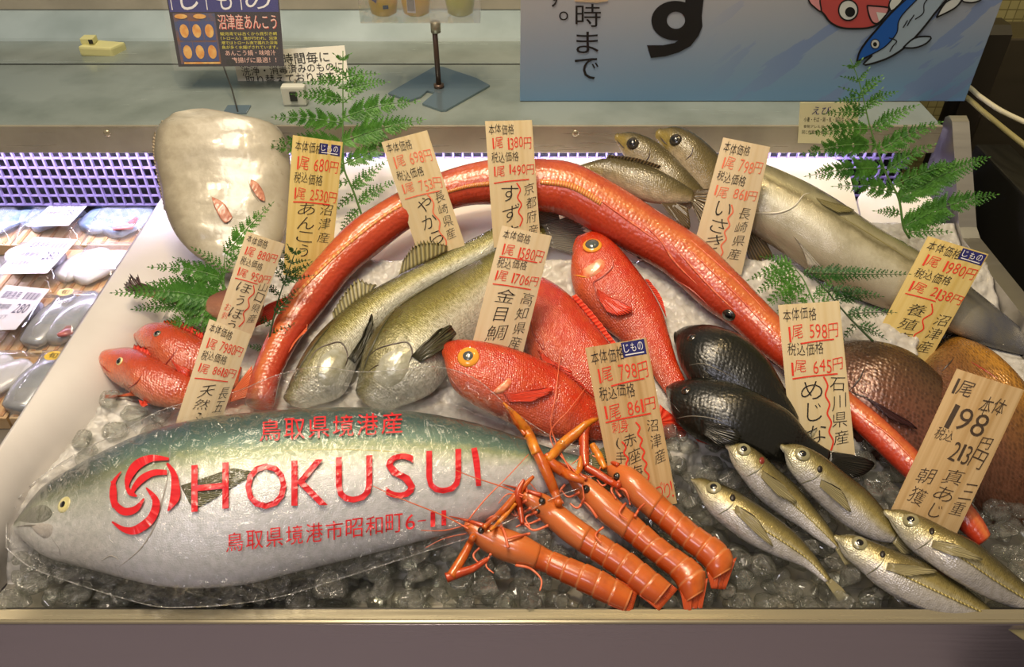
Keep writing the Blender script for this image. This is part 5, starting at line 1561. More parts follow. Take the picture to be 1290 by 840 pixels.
# swirl emblem
z = lambda L: [(10 + a / 3.82, 540 + b / 3.82) for a, b in L]
for L, ws in (([(572, 292), (580, 235), (620, 175), (690, 142), (775, 145)], [3, 9, 12, 9, 3]),
              ([(505, 250), (512, 300), (515, 360), (560, 398), (615, 385), (655, 335)], [6, 6, 8, 10, 8, 2]),
              ([(545, 205), (510, 255), (500, 320), (508, 380)], [1, 5, 6, 3]),
              ([(500, 447), (560, 485), (620, 485), (690, 430), (712, 350), (665, 283)], [2, 7, 11, 11, 9, 2]),
              ([(620, 325), (600, 300), (640, 245), (700, 212), (765, 210)], [2, 5, 9, 8, 6]),
              ([(765, 165), (795, 210), (805, 260), (803, 330), (770, 395)], [3, 7, 10, 12, 2]),
              ([(575, 285), (590, 310), (618, 325)], [5, 6, 2])):
    put_stroke(mb, z(L), ws, ob_, n=90)
mb.build('lettering', M['print_red'], bag, False)
# ------------------------------------------------------------------ wooden price tags
M['wood_pale'] = wood_mat('wood_pale', '#f3e3ba', '#ead6a4'); M['wood_yellow'] = wood_mat('wood_yellow', '#f2dd94', '#e4c872')
M['wood_cream'] = wood_mat('wood_cream', '#f4e4c2', '#ecd8ae'); M['wood_brown'] = wood_mat('wood_brown', '#e2c594', '#c8a46c')

DEBUG = False
def price_tag(label, tl, tr, br, bl, wood, behind=(), infront=(), lines=(), lean=0.3, bow=0.004, default=None):
    """a thin wood sheet; 'behind' names what hides part of it, everything else it covers stays behind it"""
    cu, cv = (bl[0] + br[0]) / 2, (bl[1] + br[1]) / 2
    anchor = P(cu, cv, 0.02)
    view = (CAM - anchor).normalized()
    n = (view * (1 - lean) + Vector((0, -1, 0)) * lean).normalized()
    lo, hi, ice = -9.0, 9.0, 9.0; lon = hin = ''; lof = -9.0
    for j in range(13):
        for i in range(7):
            a, b = i / 6, j / 12
            x0 = tl[0] + (tr[0] - tl[0]) * a; x1 = bl[0] + (br[0] - bl[0]) * a
            y0 = tl[1] + (tr[1] - tl[1]) * a; y1 = bl[1] + (br[1] - bl[1]) * a
            u, v = x0 + (x1 - x0) * b, y0 + (y1 - y0) * b
            d = ray(u, v).normalized()
            pd = (on_plane(u, v, anchor, n) - CAM).length
            for f in everything():
                loc, nor, idx, dist = f.bvh.ray_cast(CAM, d)
                if loc is None: continue
                if f in behind or f.name in behind:
                    loc2, _, _, dist2 = f.bvh.ray_cast(loc + d * 1e-4, d)
                    lof = max(lof, dist - pd + 0.005)
                    if dist + (dist2 or 0) - pd > lo: lo = dist + (dist2 or 0) - pd; lon = f.name
                elif dist - pd < hi: hi = dist - pd; hin = f.name
            if b < 0.97: ice = min(ice, (P(u, v, 0.0) - CAM).length - pd)
    if DEBUG: print('TAG', label[:40], 'behind', lon, round(lo, 4), 'infront', hin, round(hi, 4), 'ice', round(ice, 4))
    top = min(hi, ice) - 0.004
    off = max(lof, min(lo + 0.003 if lo > -8 else top, top))
    c = anchor + ray(cu, cv).normalized() * off
    bowf = lambda u, v: bow * math.sin(math.pi * u) + 0.5 * bow * math.sin(2.2 * v + 1.0)
    base_f = quadfn(tl, tr, br, bl, c, n)
    f0 = lambda u, v: base_f(u, v) + n * bowf(u, v)
    f1 = lambda u, v: base_f(u, v) + n * (bowf(u, v) + 0.0005)
    f2 = lambda u, v: base_f(u, v) + n * (bowf(u, v) + 0.0009)
    t = empty('price_tag', base_f(0.5, 1.0), label, 'price tag', 'wooden price tags')
    sheet('wood_sheet', f0, 0.0006, n, M[wood], t, 8, 14)
    asp = math.hypot(tr[0] - tl[0], tr[1] - tl[1]) / math.hypot(bl[0] - tl[0], bl[1] - tl[1])
    for it in lines:
        kind, ink = it[0], it[1]
        if kind == 'sticker':
            u0, v0, u1, v1 = it[2]
            ms = MB(); put_poly(ms, [(u0, v0), (u1, v0 + it[3]), (u1, v1 + it[3]), (u0, v1)], f1); so = ms.build('sticker', M['navy'], t, False)
            ml = MB(); w_ = (u1 - u0)
            for k, ch in enumerate('じもの'):
                put_text(ml, ch, (u0 + w_ * (0.08 + 0.3 * k), v0 + (v1 - v0) * 0.12, u0 + w_ * (0.30 + 0.3 * k), v0 + (v1 - v0) * 0.68), f2)
            ml.build('lettering', M['white_ink'], so, False)
            ml = MB(); put_poly(ml, [(u0 + 0.1 * w_, v0 + (v1 - v0) * 0.80), (u1 - 0.1 * w_, v0 + (v1 - v0) * 0.80), (u1 - 0.1 * w_, v0 + (v1 - v0) * 0.88), (u0 + 0.1 * w_, v0 + (v1 - v0) * 0.88)], f2)
            ml.build('sticker_line', M['white_ink'], so, False)
            continue
        mb = MB()
        if kind == 'h': put_hand(mb, it[2], it[3], f1, asp)
        elif kind == 'v': put_hand(mb, it[2], it[3], f1, asp, vertical=True)
        else: put_stroke(mb, it[2], it[3], f1, asp, n=10 * len(it[2]))
        mb.build('handwriting' if kind != 's' else ('pen_wave' if len(it[2]) > 3 else 'pen_underline'), M[ink], t, False)
    return t

def head(p1, p2, red='red_ink', w_=0.80, dv_=0.0, x=0.06, w1=0.55, black='black_ink'):
    return [('h', black, '本体価格', (x, 0.025 + dv_, x + w1, 0.105 + dv_)), ('h', red, '1尾 ' + p1, (x + 0.06, 0.135 + dv_, x + w_ + 0.04, 0.225 + dv_)),
            ('h', black, '税込価格', (x + 0.02, 0.245 + dv_, x + w1 + 0.06, 0.325 + dv_)), ('h', red, '1尾 ' + p2, (x + 0.05, 0.355 + dv_, x + w_ + 0.06, 0.435 + dv_))]
def under(v, red='red_ink', u0=0.1, u1=0.85): return [('s', red, [(u0, v + 0.012), (u0 + 0.3, v + 0.002), (u1, v)], 0.009)]
def wave(u, v0, v1, red='red_ink', amp=0.06, n=5, du=0.0):
    return [('s', red, [(u + du * k / (2 * n) + (amp if k % 2 else 0), v0 + (v1 - v0) * k / (2 * n)) for k in range(2 * n + 1)], 0.010)]

price_tag('yellowish wooden tag on the tall fern in front of the pale monkfish', (369, 170), (432, 179), (416, 352), (357, 346), 'wood_yellow', behind=(cf,),
          lines=head('680円', '2530円', dv_=0.01, w_=0.86) + under(0.46) + [('v', 'black_ink', 'あんこう', (0.22, 0.46, 0.56, 0.86)), ('v', 'black_ink', '沼津産', (0.68, 0.45, 0.92, 0.75)), ('sticker', 'navy', (0.55, 0.028, 0.96, 0.105), 0.0)])
price_tag('wooden tag tilted to the right across the left shoulder of the red arch', (480.5, 179), (538, 164), (592, 327), (532, 335), 'wood_pale', behind=(bs[0],),
          lines=head('698円', '753円', 'pale_red_ink', 0.84) + under(0.455, 'pale_red_ink') + [('v', 'black_ink', 'やから', (0.30, 0.47, 0.62, 0.86)), ('v', 'black_ink', '長崎県産', (0.70, 0.45, 0.90, 0.83))] + wave(0.58, 0.46, 0.9, 'pale_red_ink', 0.07, 3))
price_tag('upright wooden tag at the crown of the red arch, partly behind another tag', (611, 152.5), (670, 151), (681, 305), (622, 312), 'wood_pale',
          lines=head('1380円', '1490円', w_=0.86) + under(0.48) + [('v', 'black_ink', 'すずき', (0.22, 0.50, 0.58, 0.98)), ('v', 'black_ink', '京都府産', (0.74, 0.50, 0.95, 0.95))] + wave(0.58, 0.5, 0.85, 'red_ink', 0.07, 3))
price_tag('wooden tag leaning right above the front red fish with the big orange eye', (632.5, 284), (695, 297), (658, 447), (594, 436), 'wood_cream', behind=(ALLFISH['alfonsino'][2],), 
          lines=head('1580円', '1706円', w_=0.84) + under(0.46) + under(0.235) + [('v', 'black_ink', '金目鯛', (0.22, 0.47, 0.58, 0.93)), ('v', 'black_ink', '高知県産', (0.70, 0.48, 0.92, 0.97))])
price_tag('wooden tag in the left fern beside the pale monkfish', (311, 291), (359, 307), (316, 426), (270, 412), 'wood_cream', behind=(cf,),
          lines=head('880円', '950円', w_=0.84) + under(0.46, u1=0.7) + [('v', 'black_ink', 'ほうぼう', (0.24, 0.47, 0.60, 0.99)), ('v', 'black_ink', '山口県産', (0.76, 0.42, 0.96, 0.86)), ('v', 'red_ink', 'お刺', (0.10, 0.72, 0.24, 0.90))] + wave(0.60, 0.48, 0.92, 'red_ink', 0.08, 3))
price_tag('wooden tag standing on the small orange fish, its foot behind the bagged yellowtail', (264, 401.5), (317, 421), (272, 548), (215, 552), 'wood_cream', behind=('yellowtail',),
          lines=head('7980円', '8618円', w_=0.84) + under(0.475) + [('v', 'black_ink', '天然ふぐ', (0.30, 0.52, 0.62, 1.0)), ('v', 'black_ink', '長五', (0.74, 0.52, 0.94, 0.78))])
LATE_TAG = lambda: price_tag('tall wooden tag with a navy sticker behind the langoustine heads', (737, 438), (814, 425), (853, 634), (777, 646), 'wood_brown', behind=('langoustine',),
          lines=head('798円', '861円', w_=0.84) + under(0.235, u0=0.3) + under(0.445) + [('sticker', 'navy', (0.58, 0.005, 0.96, 0.095), 0.0)] +
          [('h', 'red_ink', '刺身', (0.18, 0.455, 0.46, 0.53)), ('v', 'black_ink', '赤座海老', (0.34, 0.53, 0.56, 0.92)), ('v', 'black_ink', '(手長', (0.16, 0.55, 0.32, 0.80)), ('v', 'black_ink', '沼津産', (0.76, 0.47, 0.94, 0.75)),
           ('h', 'red_ink', 'づり!', (0.66, 0.86, 0.98, 0.96))] + wave(0.58, 0.48, 0.84, 'red_ink', 0.05, 5) + wave(0.30, 0.58, 0.86, 'red_ink', 0.05, 4))
price_tag('wooden tag behind the forked tail of the flat brown fish', (911, 173), (970, 185), (934, 346), (866, 338), 'wood_cream', behind=(cf, ALLFISH['grunt'][2]),
          lines=head('798円', '861円', 'pale_red_ink', 0.84) + [('v', 'black_ink', 'いさき', (0.20, 0.46, 0.50, 0.84)), ('v', 'black_ink', '長崎県産', (0.68, 0.48, 0.90, 0.90))] + wave(0.50, 0.48, 0.9, 'pale_red_ink', 0.06, 4))
price_tag('wooden tag across the red snout, right of the black fish pair', (980, 384), (1057, 378.6), (1078, 580), (999, 586), 'wood_pale', behind=('black_fish', 'horse_mackerel'),
          lines=head('598円', '645円', w_=0.84) + under(0.235, u0=0.3) + under(0.45, u0=0.12) + [('v', 'black_ink', 'めじな', (0.24, 0.47, 0.58, 0.88)), ('v', 'black_ink', '石川県産', (0.70, 0.46, 0.94, 0.90))] + wave(0.62, 0.46, 0.92, 'red_ink', 0.05, 4))
price_tag('yellow wooden tag with a navy sticker on the tail of the large silver fish', (1169, 297), (1245, 320), (1162, 470), (1091, 446), 'wood_yellow', behind=(b1, b2),
          lines=head('1980円', '2138円', w_=0.88) + under(0.455, u1=0.6) + [('v', 'black_ink', '養殖真', (0.26, 0.50, 0.54, 0.86)), ('v', 'black_ink', '沼津産', (0.72, 0.52, 0.94, 0.86)), ('sticker', 'navy', (0.58, 0.01, 0.98, 0.10), 0.0)] + wave(0.56, 0.48, 0.88, 'red_ink', 0.08, 3))
price_tag('plain wide wooden tag with brown handwriting at the right edge', (1205, 464), (1290, 491), (1205, 673), (1122, 643), 'wood_brown', behind=('horse_mackerel',),
          lines=[('h', 'brown_ink', '1尾', (0.06, 0.05, 0.34, 0.16)), ('h', 'brown_ink', '本体', (0.50, 0.10, 0.86, 0.22)), ('h', 'brown_ink', '198', (0.16, 0.22, 0.74, 0.38)), ('h', 'brown_ink', '円', (0.72, 0.36, 0.90, 0.44)),
                 ('h', 'brown_ink', '税込', (0.10, 0.38, 0.36, 0.46)), ('h', 'brown_ink', '213円', (0.40, 0.44, 0.92, 0.56)), ('v', 'brown_ink', '真あじ', (0.46, 0.60, 0.72, 0.96)), ('v', 'brown_ink', '朝獲', (0.14, 0.64, 0.36, 0.92)),
                 ('v', 'brown_ink', '三重', (0.78, 0.66, 0.96, 0.90))])
# ------------------------------------------------------------------ langoustines
def shell_mat(name, a, b_, c_, bands=0):
    m, nt, out = newmat(name)
    b = N(nt, 'ShaderNodeBsdfPrincipled'); setp(b, Roughness=0.3, **{'Coat Weight': 0.5, 'Subsurface Weight': 0.08, 'Subsurface Scale': 0.005})
    uv = N(nt, 'ShaderNodeUVMap'); uv.uv_map = 'along'
    sep = N(nt, 'ShaderNodeSeparateXYZ'); nt.links.new(uv.outputs[0], sep.inputs[0])
    tc = N(nt, 'ShaderNodeTexCoord'); nz = N(nt, 'ShaderNodeTexNoise'); nz.inputs['Scale'].default_value = 90; nz.inputs['Detail'].default_value = 5
    nt.links.new(tc.outputs['Object'], nz.inputs['Vector'])
    vj = math_n(nt, 'MULTIPLY_ADD', nz.outputs[0], 0.25, math_n(nt, 'SUBTRACT', sep.outputs[1], 0.12))
    r = ramp(nt, [(0.1, a), (0.5, b_), (0.9, c_)], vj); colr = r.outputs[0]
    if bands:
        fr = math_n(nt, 'FRACT', math_n(nt, 'MULTIPLY', sep.outputs[0], bands))
        colr = mix(nt, colr, lin('#e8b078'), ramp(nt, [(0.0, '#555555'), (0.08, '#000000'), (0.86, '#000000'), (0.93, '#8a8a8a')], fr).outputs[0])
        colr = mix(nt, colr, lin('#8f2f0c'), math_n(nt, 'MULTIPLY', ramp(nt, [(0.45, '#000000'), (0.7, '#ffffff')], nz.outputs[0]).outputs[0], 0.35))
    nt.links.new(colr, b.inputs['Base Color'])
    bp = N(nt, 'ShaderNodeBump'); bp.inputs['Strength'].default_value = 0.35; bp.inputs['Distance'].default_value = 0.001
    nt.links.new(nz.outputs[0], bp.inputs['Height']); nt.links.new(bp.outputs[0], b.inputs['Normal'])
    nt.links.new(b.outputs[0], out.inputs[0]); return m
M['shell'] = shell_mat('shell', '#a63e10', '#cb601b', '#c0662a', 6); M['carapace'] = shell_mat('carapace', '#b8683a', '#cd6a28', '#c66e34')
M['claw'] = plain('claw', '#cc6a1e', 0.3, coat=0.5, noise_scale=120, col2='#bf5016', bump=0.4)
M['claw_gold'] = plain('claw_gold', '#d98c22', 0.3, coat=0.5, noise_scale=120, col2='#cf6c18', bump=0.4)
M['claw_red'] = plain('claw_red', '#c44c20', 0.3, coat=0.5, noise_scale=120, col2='#b03a16', bump=0.4)
M['feeler'] = plain('feeler', '#e2734e', 0.35)
M['tailfan'] = fin_mat('tailfan', '#b8401c', '#d8612c', 8)

def limb(root, name, px, rpx, mat, off=0.004, h=0.012, seg=8, n=None, skip=()):
    q = catmull(px, n or 8 * len(px)); ps = []
    for u, v in q: ps.append(over(u, v, off, h, skip))
    for _ in range(3): ps = [ps[0]] + [(ps[i - 1] + ps[i] * 2 + ps[i + 1]) / 4 for i in range(1, len(ps) - 1)] + [ps[-1]]
    k = len(ps)
    if isinstance(rpx, (list, tuple)):
        rr = [r_[0] for r_ in catmull([(r_, 0.0) for r_ in rpx], k)] if len(rpx) > 1 else [rpx[0]] * k
        # even spacing by index, not by length
        rr = []
        for i in range(k):
            t = i / (k - 1) * (len(rpx) - 1); j = min(int(t), len(rpx) - 2); rr.append(rpx[j] + (rpx[j + 1] - rpx[j]) * (t - j))
    else: rr = [rpx] * k
    return tube(name, ps, [max(0.0003, a * depth(p) / FPX) for a, p in zip(rr, ps)], mat, root, seg)

LG = [
    ('langoustine lowest in front, its head over the bag and claw folded on the ice', [(590, 656, 586, 668), (612, 659, 603, 689), (640, 666, 627, 704), (665, 676, 654, 713), (688, 690, 679, 719), (720, 703, 707, 733), (754, 716, 741, 750), (780, 731, 767, 763), (797, 743, 786, 771)],
     0.42, (606, 668, 4.6), 0.010, [[(776, 728), (804, 744)], [(766, 762), (795, 774)]]),
    ('langoustine lying second from the front with two dark eyes', [(660, 617, 655, 628), (685, 621, 671, 646), (706, 635, 689, 663), (730, 653, 711, 682), (754, 670, 739, 701), (797, 697, 776, 727), (829, 722, 805, 751), (846, 735, 824, 763)],
     0.44, (683, 631, 4.8), 0.016, [[(828, 722), (854, 742)], [(805, 750), (830, 770)]]),
    ('thick langoustine lying third from the front with a bent tail', [(720, 591, 716, 606), (742, 601, 729, 628), (763, 616, 751, 652), (797, 645, 782, 676), (840, 682, 814, 702), (874, 705, 847, 729), (889, 722, 855, 744), (887, 744, 862, 760)],
     0.42, (738, 616, 5.4), 0.012, [[(892, 728), (884, 770)], [(856, 742), (862, 772)]]),
    ('langoustine farthest back with its head against the tall wooden tag', [(760, 577, 756, 590), (782, 583, 771, 606), (805, 595, 791, 630), (832, 621, 814, 650), (852, 639, 833, 666), (880, 663, 859, 690), (908, 681, 883, 710), (923, 698, 891, 722), (922, 716, 895, 732)],
     0.40, (777, 600, 5.2), 0.006, [[(928, 702), (914, 742)], [(890, 722), (896, 742)]])]
lang = []
for i, (lab, sta, sp, ey, lf, tl) in enumerate(LG):
    q = catmull(sta, 60); k = int(60 * sp)
    ca = q[:k + 2:4] if (k + 1) % 4 == 0 else q[:k + 2:4] + [q[k + 1]]
    ab = q[k::4] + ([q[-1]] if (59 - k) % 4 else [])
    lang_prev = [f for ab_ in lang for f in ab_]
    A = fish('langoustine', lab, 'langoustines in front', ca, M['carapace'], ratio=0.85, lift=0.002, n=30, m=22, nose=0.6, parts_name='carapace', ratio_tail=1.0, cat='langoustine', onto=('yellowtail', *lang_prev), slope=0.6)
    def seg_bump(v, uv_, r_):
        f = (uv_[0] * 6.0) % 1.0
        return r_[0] + (v - r_[0]) * (1.03 - 0.06 * f - (0.05 if f > 0.93 else 0))
    B = fish('langoustine', lab, None, ab, M['shell'], ratio=0.8, lift=0.002, onto=('yellowtail',), slope=0.3, n=90, m=22, nose=0.05, parts_name='abdomen', root=A.root, bumps=seg_bump, ratio_tail=0.8)
    lang.append((A, B))
    # head spine
    limb(A.root, 'rostrum', [(sta[1][0] - 3, sta[1][1] + 3), (sta[0][0], sta[0][1]), (2 * sta[0][0] - sta[1][0] * 1.0 - 2, 2 * sta[0][1] - sta[1][1] * 1.0 - 3)], [3.2, 2.0, 0.5], M['claw_red'], 0.002)
    eye(A, *ey, M['iris_dark'], 0.6, squash=0.8)
    eye(A, ey[0] - 6, ey[1] + 13, ey[2] * 0.8, M['iris_dark'], 0.6, squash=0.8) if i == 1 else None
    # tail fan: three overlapping plates
    (t0, t1), (s0, s1) = tl
    e0, e1 = (sta[-1][0], sta[-1][1]), (sta[-1][2], sta[-1][3])
    lerp = lambda a, b, t: (a[0] + (b[0] - a[0]) * t, a[1] + (b[1] - a[1]) * t)
    tipc = lerp(t1, s1, 0.5)
    for a_, b_ in ((0.0, 0.42), (0.3, 0.72), (0.6, 1.0)):
        fin(B, 'tail_fan', [lerp(t0, s0, a_ * 0.9), lerp(t0, s0, b_ * 0.9 + 0.1)], [lerp(t1, s1, a_), lerp(lerp(t1, s1, (a_ + b_) / 2), tipc, -0.05), lerp(t1, s1, b_)], M['tailfan'], n=12, off=0.001 + 0.004 * a_, lift=-0.002)
L0, L1, L2, L3 = [a.root for a, b in lang]
# claws and arms
limb(L0, 'claw', [(596, 676), (584, 700), (568, 726)], [4.5, 6, 6.5], M['claw'], 0.010); limb(L0, 'claw', [(562, 728), (578, 722), (596, 716), (614, 704)], [6.5, 6, 4.5, 3], M['claw_red'], 0.008)
limb(L0, 'claw', [(610, 664), (636, 640), (660, 612), (672, 600)], [3, 4.5, 5, 2.2], M['claw'], 0.010)
limb(L0, 'claw', [(618, 668), (634, 652), (650, 634)], [2, 3.4, 2], M['claw_gold'], 0.016)
limb(L1, 'claw_arm', [(704, 634), (696, 612), (684, 585), (674, 565)], [5, 7, 7.5, 6.5], M['claw'], 0.012)
limb(L1, 'claw', [(676, 572), (668, 552), (654, 530), (642, 516), (634, 507)], [6.5, 7.5, 7, 4.5, 1.2], M['claw_gold'], 0.014)
limb(L1, 'claw_finger', [(662, 548), (648, 530), (640, 514)], [3, 3, 1], M['claw'], 0.020)
limb(L1, 'claw', [(658, 660), (655, 640), (652, 622), (660, 604)], [2.5, 4.5, 5, 2], M['claw_red'], 0.012)
limb(L2, 'claw_arm', [(736, 606), (716, 598), (698, 586), (688, 572)], [4, 6.5, 7, 5], M['claw'], 0.012)
limb(L2, 'claw', [(690, 580), (706, 562), (726, 545), (742, 532), (758, 526)], [5.5, 7, 7, 5, 1.5], M['claw_gold'], 0.014)
limb(L2, 'claw', [(722, 604), (730, 590), (731, 575)], [3, 4.5, 2], M['claw_gold'], 0.008)
limb(L3, 'claw', [(758, 524), (744, 530), (736, 548), (736, 572), (738, 588)], [1.5, 4.5, 7, 6.5, 5], M['claw_red'], 0.012)
limb(L3, 'claw_arm', [(738, 588), (752, 596), (768, 606), (780, 612)], [5, 5.5, 5, 4], M['claw_red'], 0.010)
limb(L3, 'claw', [(746, 560), (754, 574), (762, 590)], [4.5, 6, 3.5], M['claw_gold'], 0.008)
# walking legs
for rt, L in ((L0, [(640, 690), (636, 672), (630, 656), (636, 644)]), (L0, [(668, 672), (648, 676), (638, 678), (634, 664)]), (L0, [(650, 712), (668, 716), (682, 730), (680, 744)]),
              (L1, [(676, 645), (662, 652), (668, 664)]), (L1, [(690, 662), (672, 668), (660, 660), (650, 664)]), (L1, [(664, 630), (648, 640), (652, 650)]),
              (L2, [(736, 628), (728, 640), (718, 634)]), (L2, [(752, 652), (744, 640), (736, 632)]), (L2, [(712, 610), (704, 622), (710, 634)]),
              (L3, [(782, 626), (776, 616), (788, 618), (794, 636)]), (L3, [(800, 650), (806, 640), (812, 634)]), (L3, [(780, 606), (770, 616), (776, 628)])):
    limb(rt, 'leg', L, [1.9, 1.5, 1.0], M['feeler'], 0.006)
for rt, L in ((L0, [(604, 690), (596, 700), (606, 712)]), (L0, [(618, 698), (612, 712), (622, 722)]), (L0, [(632, 664), (622, 650), (612, 656)]), (L1, [(680, 654), (664, 660), (652, 652)]), (L1, [(668, 640), (650, 650), (640, 640)]),
              (L2, [(730, 620), (716, 626), (708, 618)]), (L3, [(770, 602), (760, 612), (752, 604)]), (L3, [(788, 634), (780, 646), (790, 654)]), (L2, [(760, 664), (750, 674), (758, 684)])):
    limb(rt, 'leg', L, [1.7, 1.3, 0.8], M['feeler'], 0.006)
# feelers
for rt, L in ((L0, [(592, 660), (560, 668), (530, 668)]), (L0, [(590, 666), (560, 650), (500, 626), (470, 612)]), (L0, [(590, 655), (612, 628), (640, 600), (666, 572)]), (L0, [(588, 672), (560, 678), (536, 690)]),
              (L1, [(660, 624), (630, 612), (596, 601), (574, 592)]), (L1, [(664, 620), (664, 606), (676, 618)]), (L1, [(658, 626), (640, 622), (628, 634)]),
              (L2, [(720, 596), (694, 540), (700, 500), (706, 440)]), (L2, [(724, 594), (692, 550), (718, 515), (738, 488)]), (L2, [(736, 628), (732, 604), (727, 594)]),
              (L3, [(760, 582), (740, 572), (720, 585)]), (L3, [(758, 586), (748, 600), (730, 596)])):
    limb(rt, 'feeler', L, [1.1, 0.8, 0.5], M['feeler'], 0.010, seg=5, n=30)
LATE_TAG()
# ------------------------------------------------------------------ ferns
M['fern'] = leaf_mat('fern', '#5f9a3a', '#3c7428'); M['fern_dark'] = leaf_mat('fern_dark', '#376b2c', '#234d20'); M['fern_stem'] = plain('fern_stem', '#4f7a34', 0.5)
M['fern_stem_dark'] = plain('fern_stem_dark', '#2b4420', 0.5)
def fern(label, stem, branches, foot, mat='fern', stem_mat='fern_stem', lean=27, dens=1.0, rs=(1.6, 0.5), foot_h=0.0, top_auto=0.28, pin=0.2, behind=0.0):
    c = P(*foot, foot_h) + ray(*foot).normalized() * behind
    a = math.radians(lean); n = Vector((0, -math.cos(a), math.sin(a)))
    r_ = random.Random(hash(label) % 1000 if False else len(label) * 7 + int(foot[0]))
    f = lambda u, v, k=0.0: on_plane(u, v, c, n) + n * k
    t = empty('fern_frond', c, label, 'fern', 'green fern fronds')
    q = catmull(stem, 40)
    sm = MB()
    sc = depth(c) / FPX
    vs, fs = tube_data([f(u, v) for u, v in q], [sc * (rs[0] + (rs[1] - rs[0]) * i / 39) for i in range(40)], 6); sm.add(vs, fs)
    lf = MB()
    def leaflet(u, v, du, dv_, w_, k0, k1):
        L = math.hypot(du, dv_); nx, ny = -dv_ / L * w_, du / L * w_
        p = [f(u, v, k0), f(u + du * 0.4 + nx, v + dv_ * 0.4 + ny, (k0 + k1) / 2 + 0.0006), f(u + du, v + dv_, k1), f(u + du * 0.4 - nx, v + dv_ * 0.4 - ny, (k0 + k1) / 2 - 0.0006)]
        lf.add(p, [(0, 1, 2, 3)])
    def pinna(u, v, du, dv_, k0):
        """a little feather: rib of pointed teeth"""
        L = math.hypot(du, dv_)
        if L < 1.5: return
        tx, ty = du / L, dv_ / L
        leaflet(u, v, du, dv_, max(0.8, L * 0.10), k0, k0 + 0.002)
        m_ = max(2, int(L / 2.6 * dens))
        for i in range(m_):
            s = (i + 0.6) / (m_ + 0.3)
            ll = (L * 0.26 + 1.0) * (1 - s * 0.75)
            for sg in (-1, 1):
                ax, ay = tx * 0.75 - ty * sg * 0.8, ty * 0.75 + tx * sg * 0.8
                leaflet(u + du * s, v + dv_ * s, ax * ll, ay * ll, max(0.65, ll * 0.30), k0 + 0.002 * s, k0 + 0.002 * s + r_.uniform(-0.001, 0.002))
    def branch(b0, b1, sagg=0.12, pl=None):
        L = math.hypot(b1[0] - b0[0], b1[1] - b0[1])
        bow = r_.uniform(0.3, 1.0) * sagg * L
        mid = ((b0[0] + b1[0]) / 2, (b0[1] + b1[1]) / 2 - bow * 0.5)
        kk = r_.uniform(-0.012, 0.016)
        qq = catmull([b0, mid, b1], 24)
        pts = [f(u, v, kk * (i / 23) ** 1.5) for i, (u, v) in enumerate(qq)]
        vs_, fs_ = tube_data(pts, [sc * (0.9 - 0.6 * i / 23) for i in range(24)], 5); sm.add(vs_, fs_)
        cnt = max(5, int(L / 5.2 * dens))
        for i in range(cnt):
            s = (i + 0.7) / (cnt + 0.4)
            j = min(int(s * 23), 22); u, v = qq[j]; x, y = qq[j + 1][0] - u, qq[j + 1][1] - v
            l = math.hypot(x, y) or 1; tx, ty = x / l, y / l
            prof_ = min(1.0, 0.45 + s * 2.2) * (1 - s) ** 0.75 + 0.10
            ll = (pl or (pin * L + 4)) * prof_
            for sg in (-1, 1):
                w1 = r_.uniform(0.55, 0.75)
                ax, ay = tx * w1 - ty * sg * 0.8, ty * w1 + tx * sg * 0.8
                pinna(u, v, ax * ll * r_.uniform(0.85, 1.1), ay * ll * r_.uniform(0.85, 1.1), kk * s ** 1.5)
        leaflet(qq[-1][0], qq[-1][1], tx * 5, ty * 5, 0.8, kk, kk)
    for b in branches: branch(*b)
    if top_auto:
        # the young top of the frond: short side branches getting smaller
        i0 = int(40 * (1 - top_auto))
        for i in range(i0, 40, 3):
            u, v = q[i]; x, y = q[min(i + 1, 39)][0] - q[i - 1][0], q[min(i + 1, 39)][1] - q[i - 1][1]
            l = math.hypot(x, y) or 1; tx, ty = x / l, y / l
            ll = 5 + 26 * (39 - i) / (40 - i0)
            for sg in (-1, 1):
                branch((u, v), (u + (tx * 0.7 - ty * sg) * ll, v + (ty * 0.7 + tx * sg) * ll), 0.05, 3 + ll * 0.16)
    sm.build('stem', M[stem_mat], t); lf.build('foliage', M[mat], t, False)
    return t

fern('tall green fern frond rising behind the yellowish tag at the left of the ledge', [(462, 292), (454, 266), (444, 238), (434, 214), (432, 184), (432, 130), (432, 64)],
     [((432, 112), (490, 105)), ((432, 98), (474, 92)), ((432, 148), (527, 129)), ((432, 178), (535, 152)), ((434, 206), (506, 176)), ((432, 100), (384, 104)), ((432, 126), (368, 118)), ((432, 155), (344, 147)), ((432, 180), (350, 178)), ((433, 200), (342, 184)), ((434, 210), (352, 232)),
      ((444, 238), (486, 204)), ((451, 256), (497, 228)), ((446, 244), (424, 264)), ((452, 262), (428, 292)), ((440, 228), (412, 238))], (458, 280), behind=0.02, lean=30)
fern('tall green fern frond on the right standing against the notice board', [(1146, 300), (1138, 285), (1132, 250), (1116, 218), (1106, 190), (1096, 160), (1089, 130), (1082, 102), (1071, 74)],
     [((1085, 116), (1113, 96)), ((1090, 134), (1130, 116)), ((1098, 164), (1158, 133)), ((1106, 190), (1183, 154)), ((1116, 216), (1176, 182)), ((1132, 250), (1246, 199)), ((1138, 285), (1250, 244)), ((1124, 234), (1200, 205)),
      ((1087, 122), (1052, 128)), ((1091, 142), (1038, 143)), ((1096, 162), (1022, 168)), ((1103, 182), (1010, 195)), ((1114, 212), (1015, 221)), ((1128, 243), (1046, 233)), ((1135, 270), (1098, 264)), ((1142, 294), (1190, 290))], (1142, 296), lean=22, foot_h=0.02)
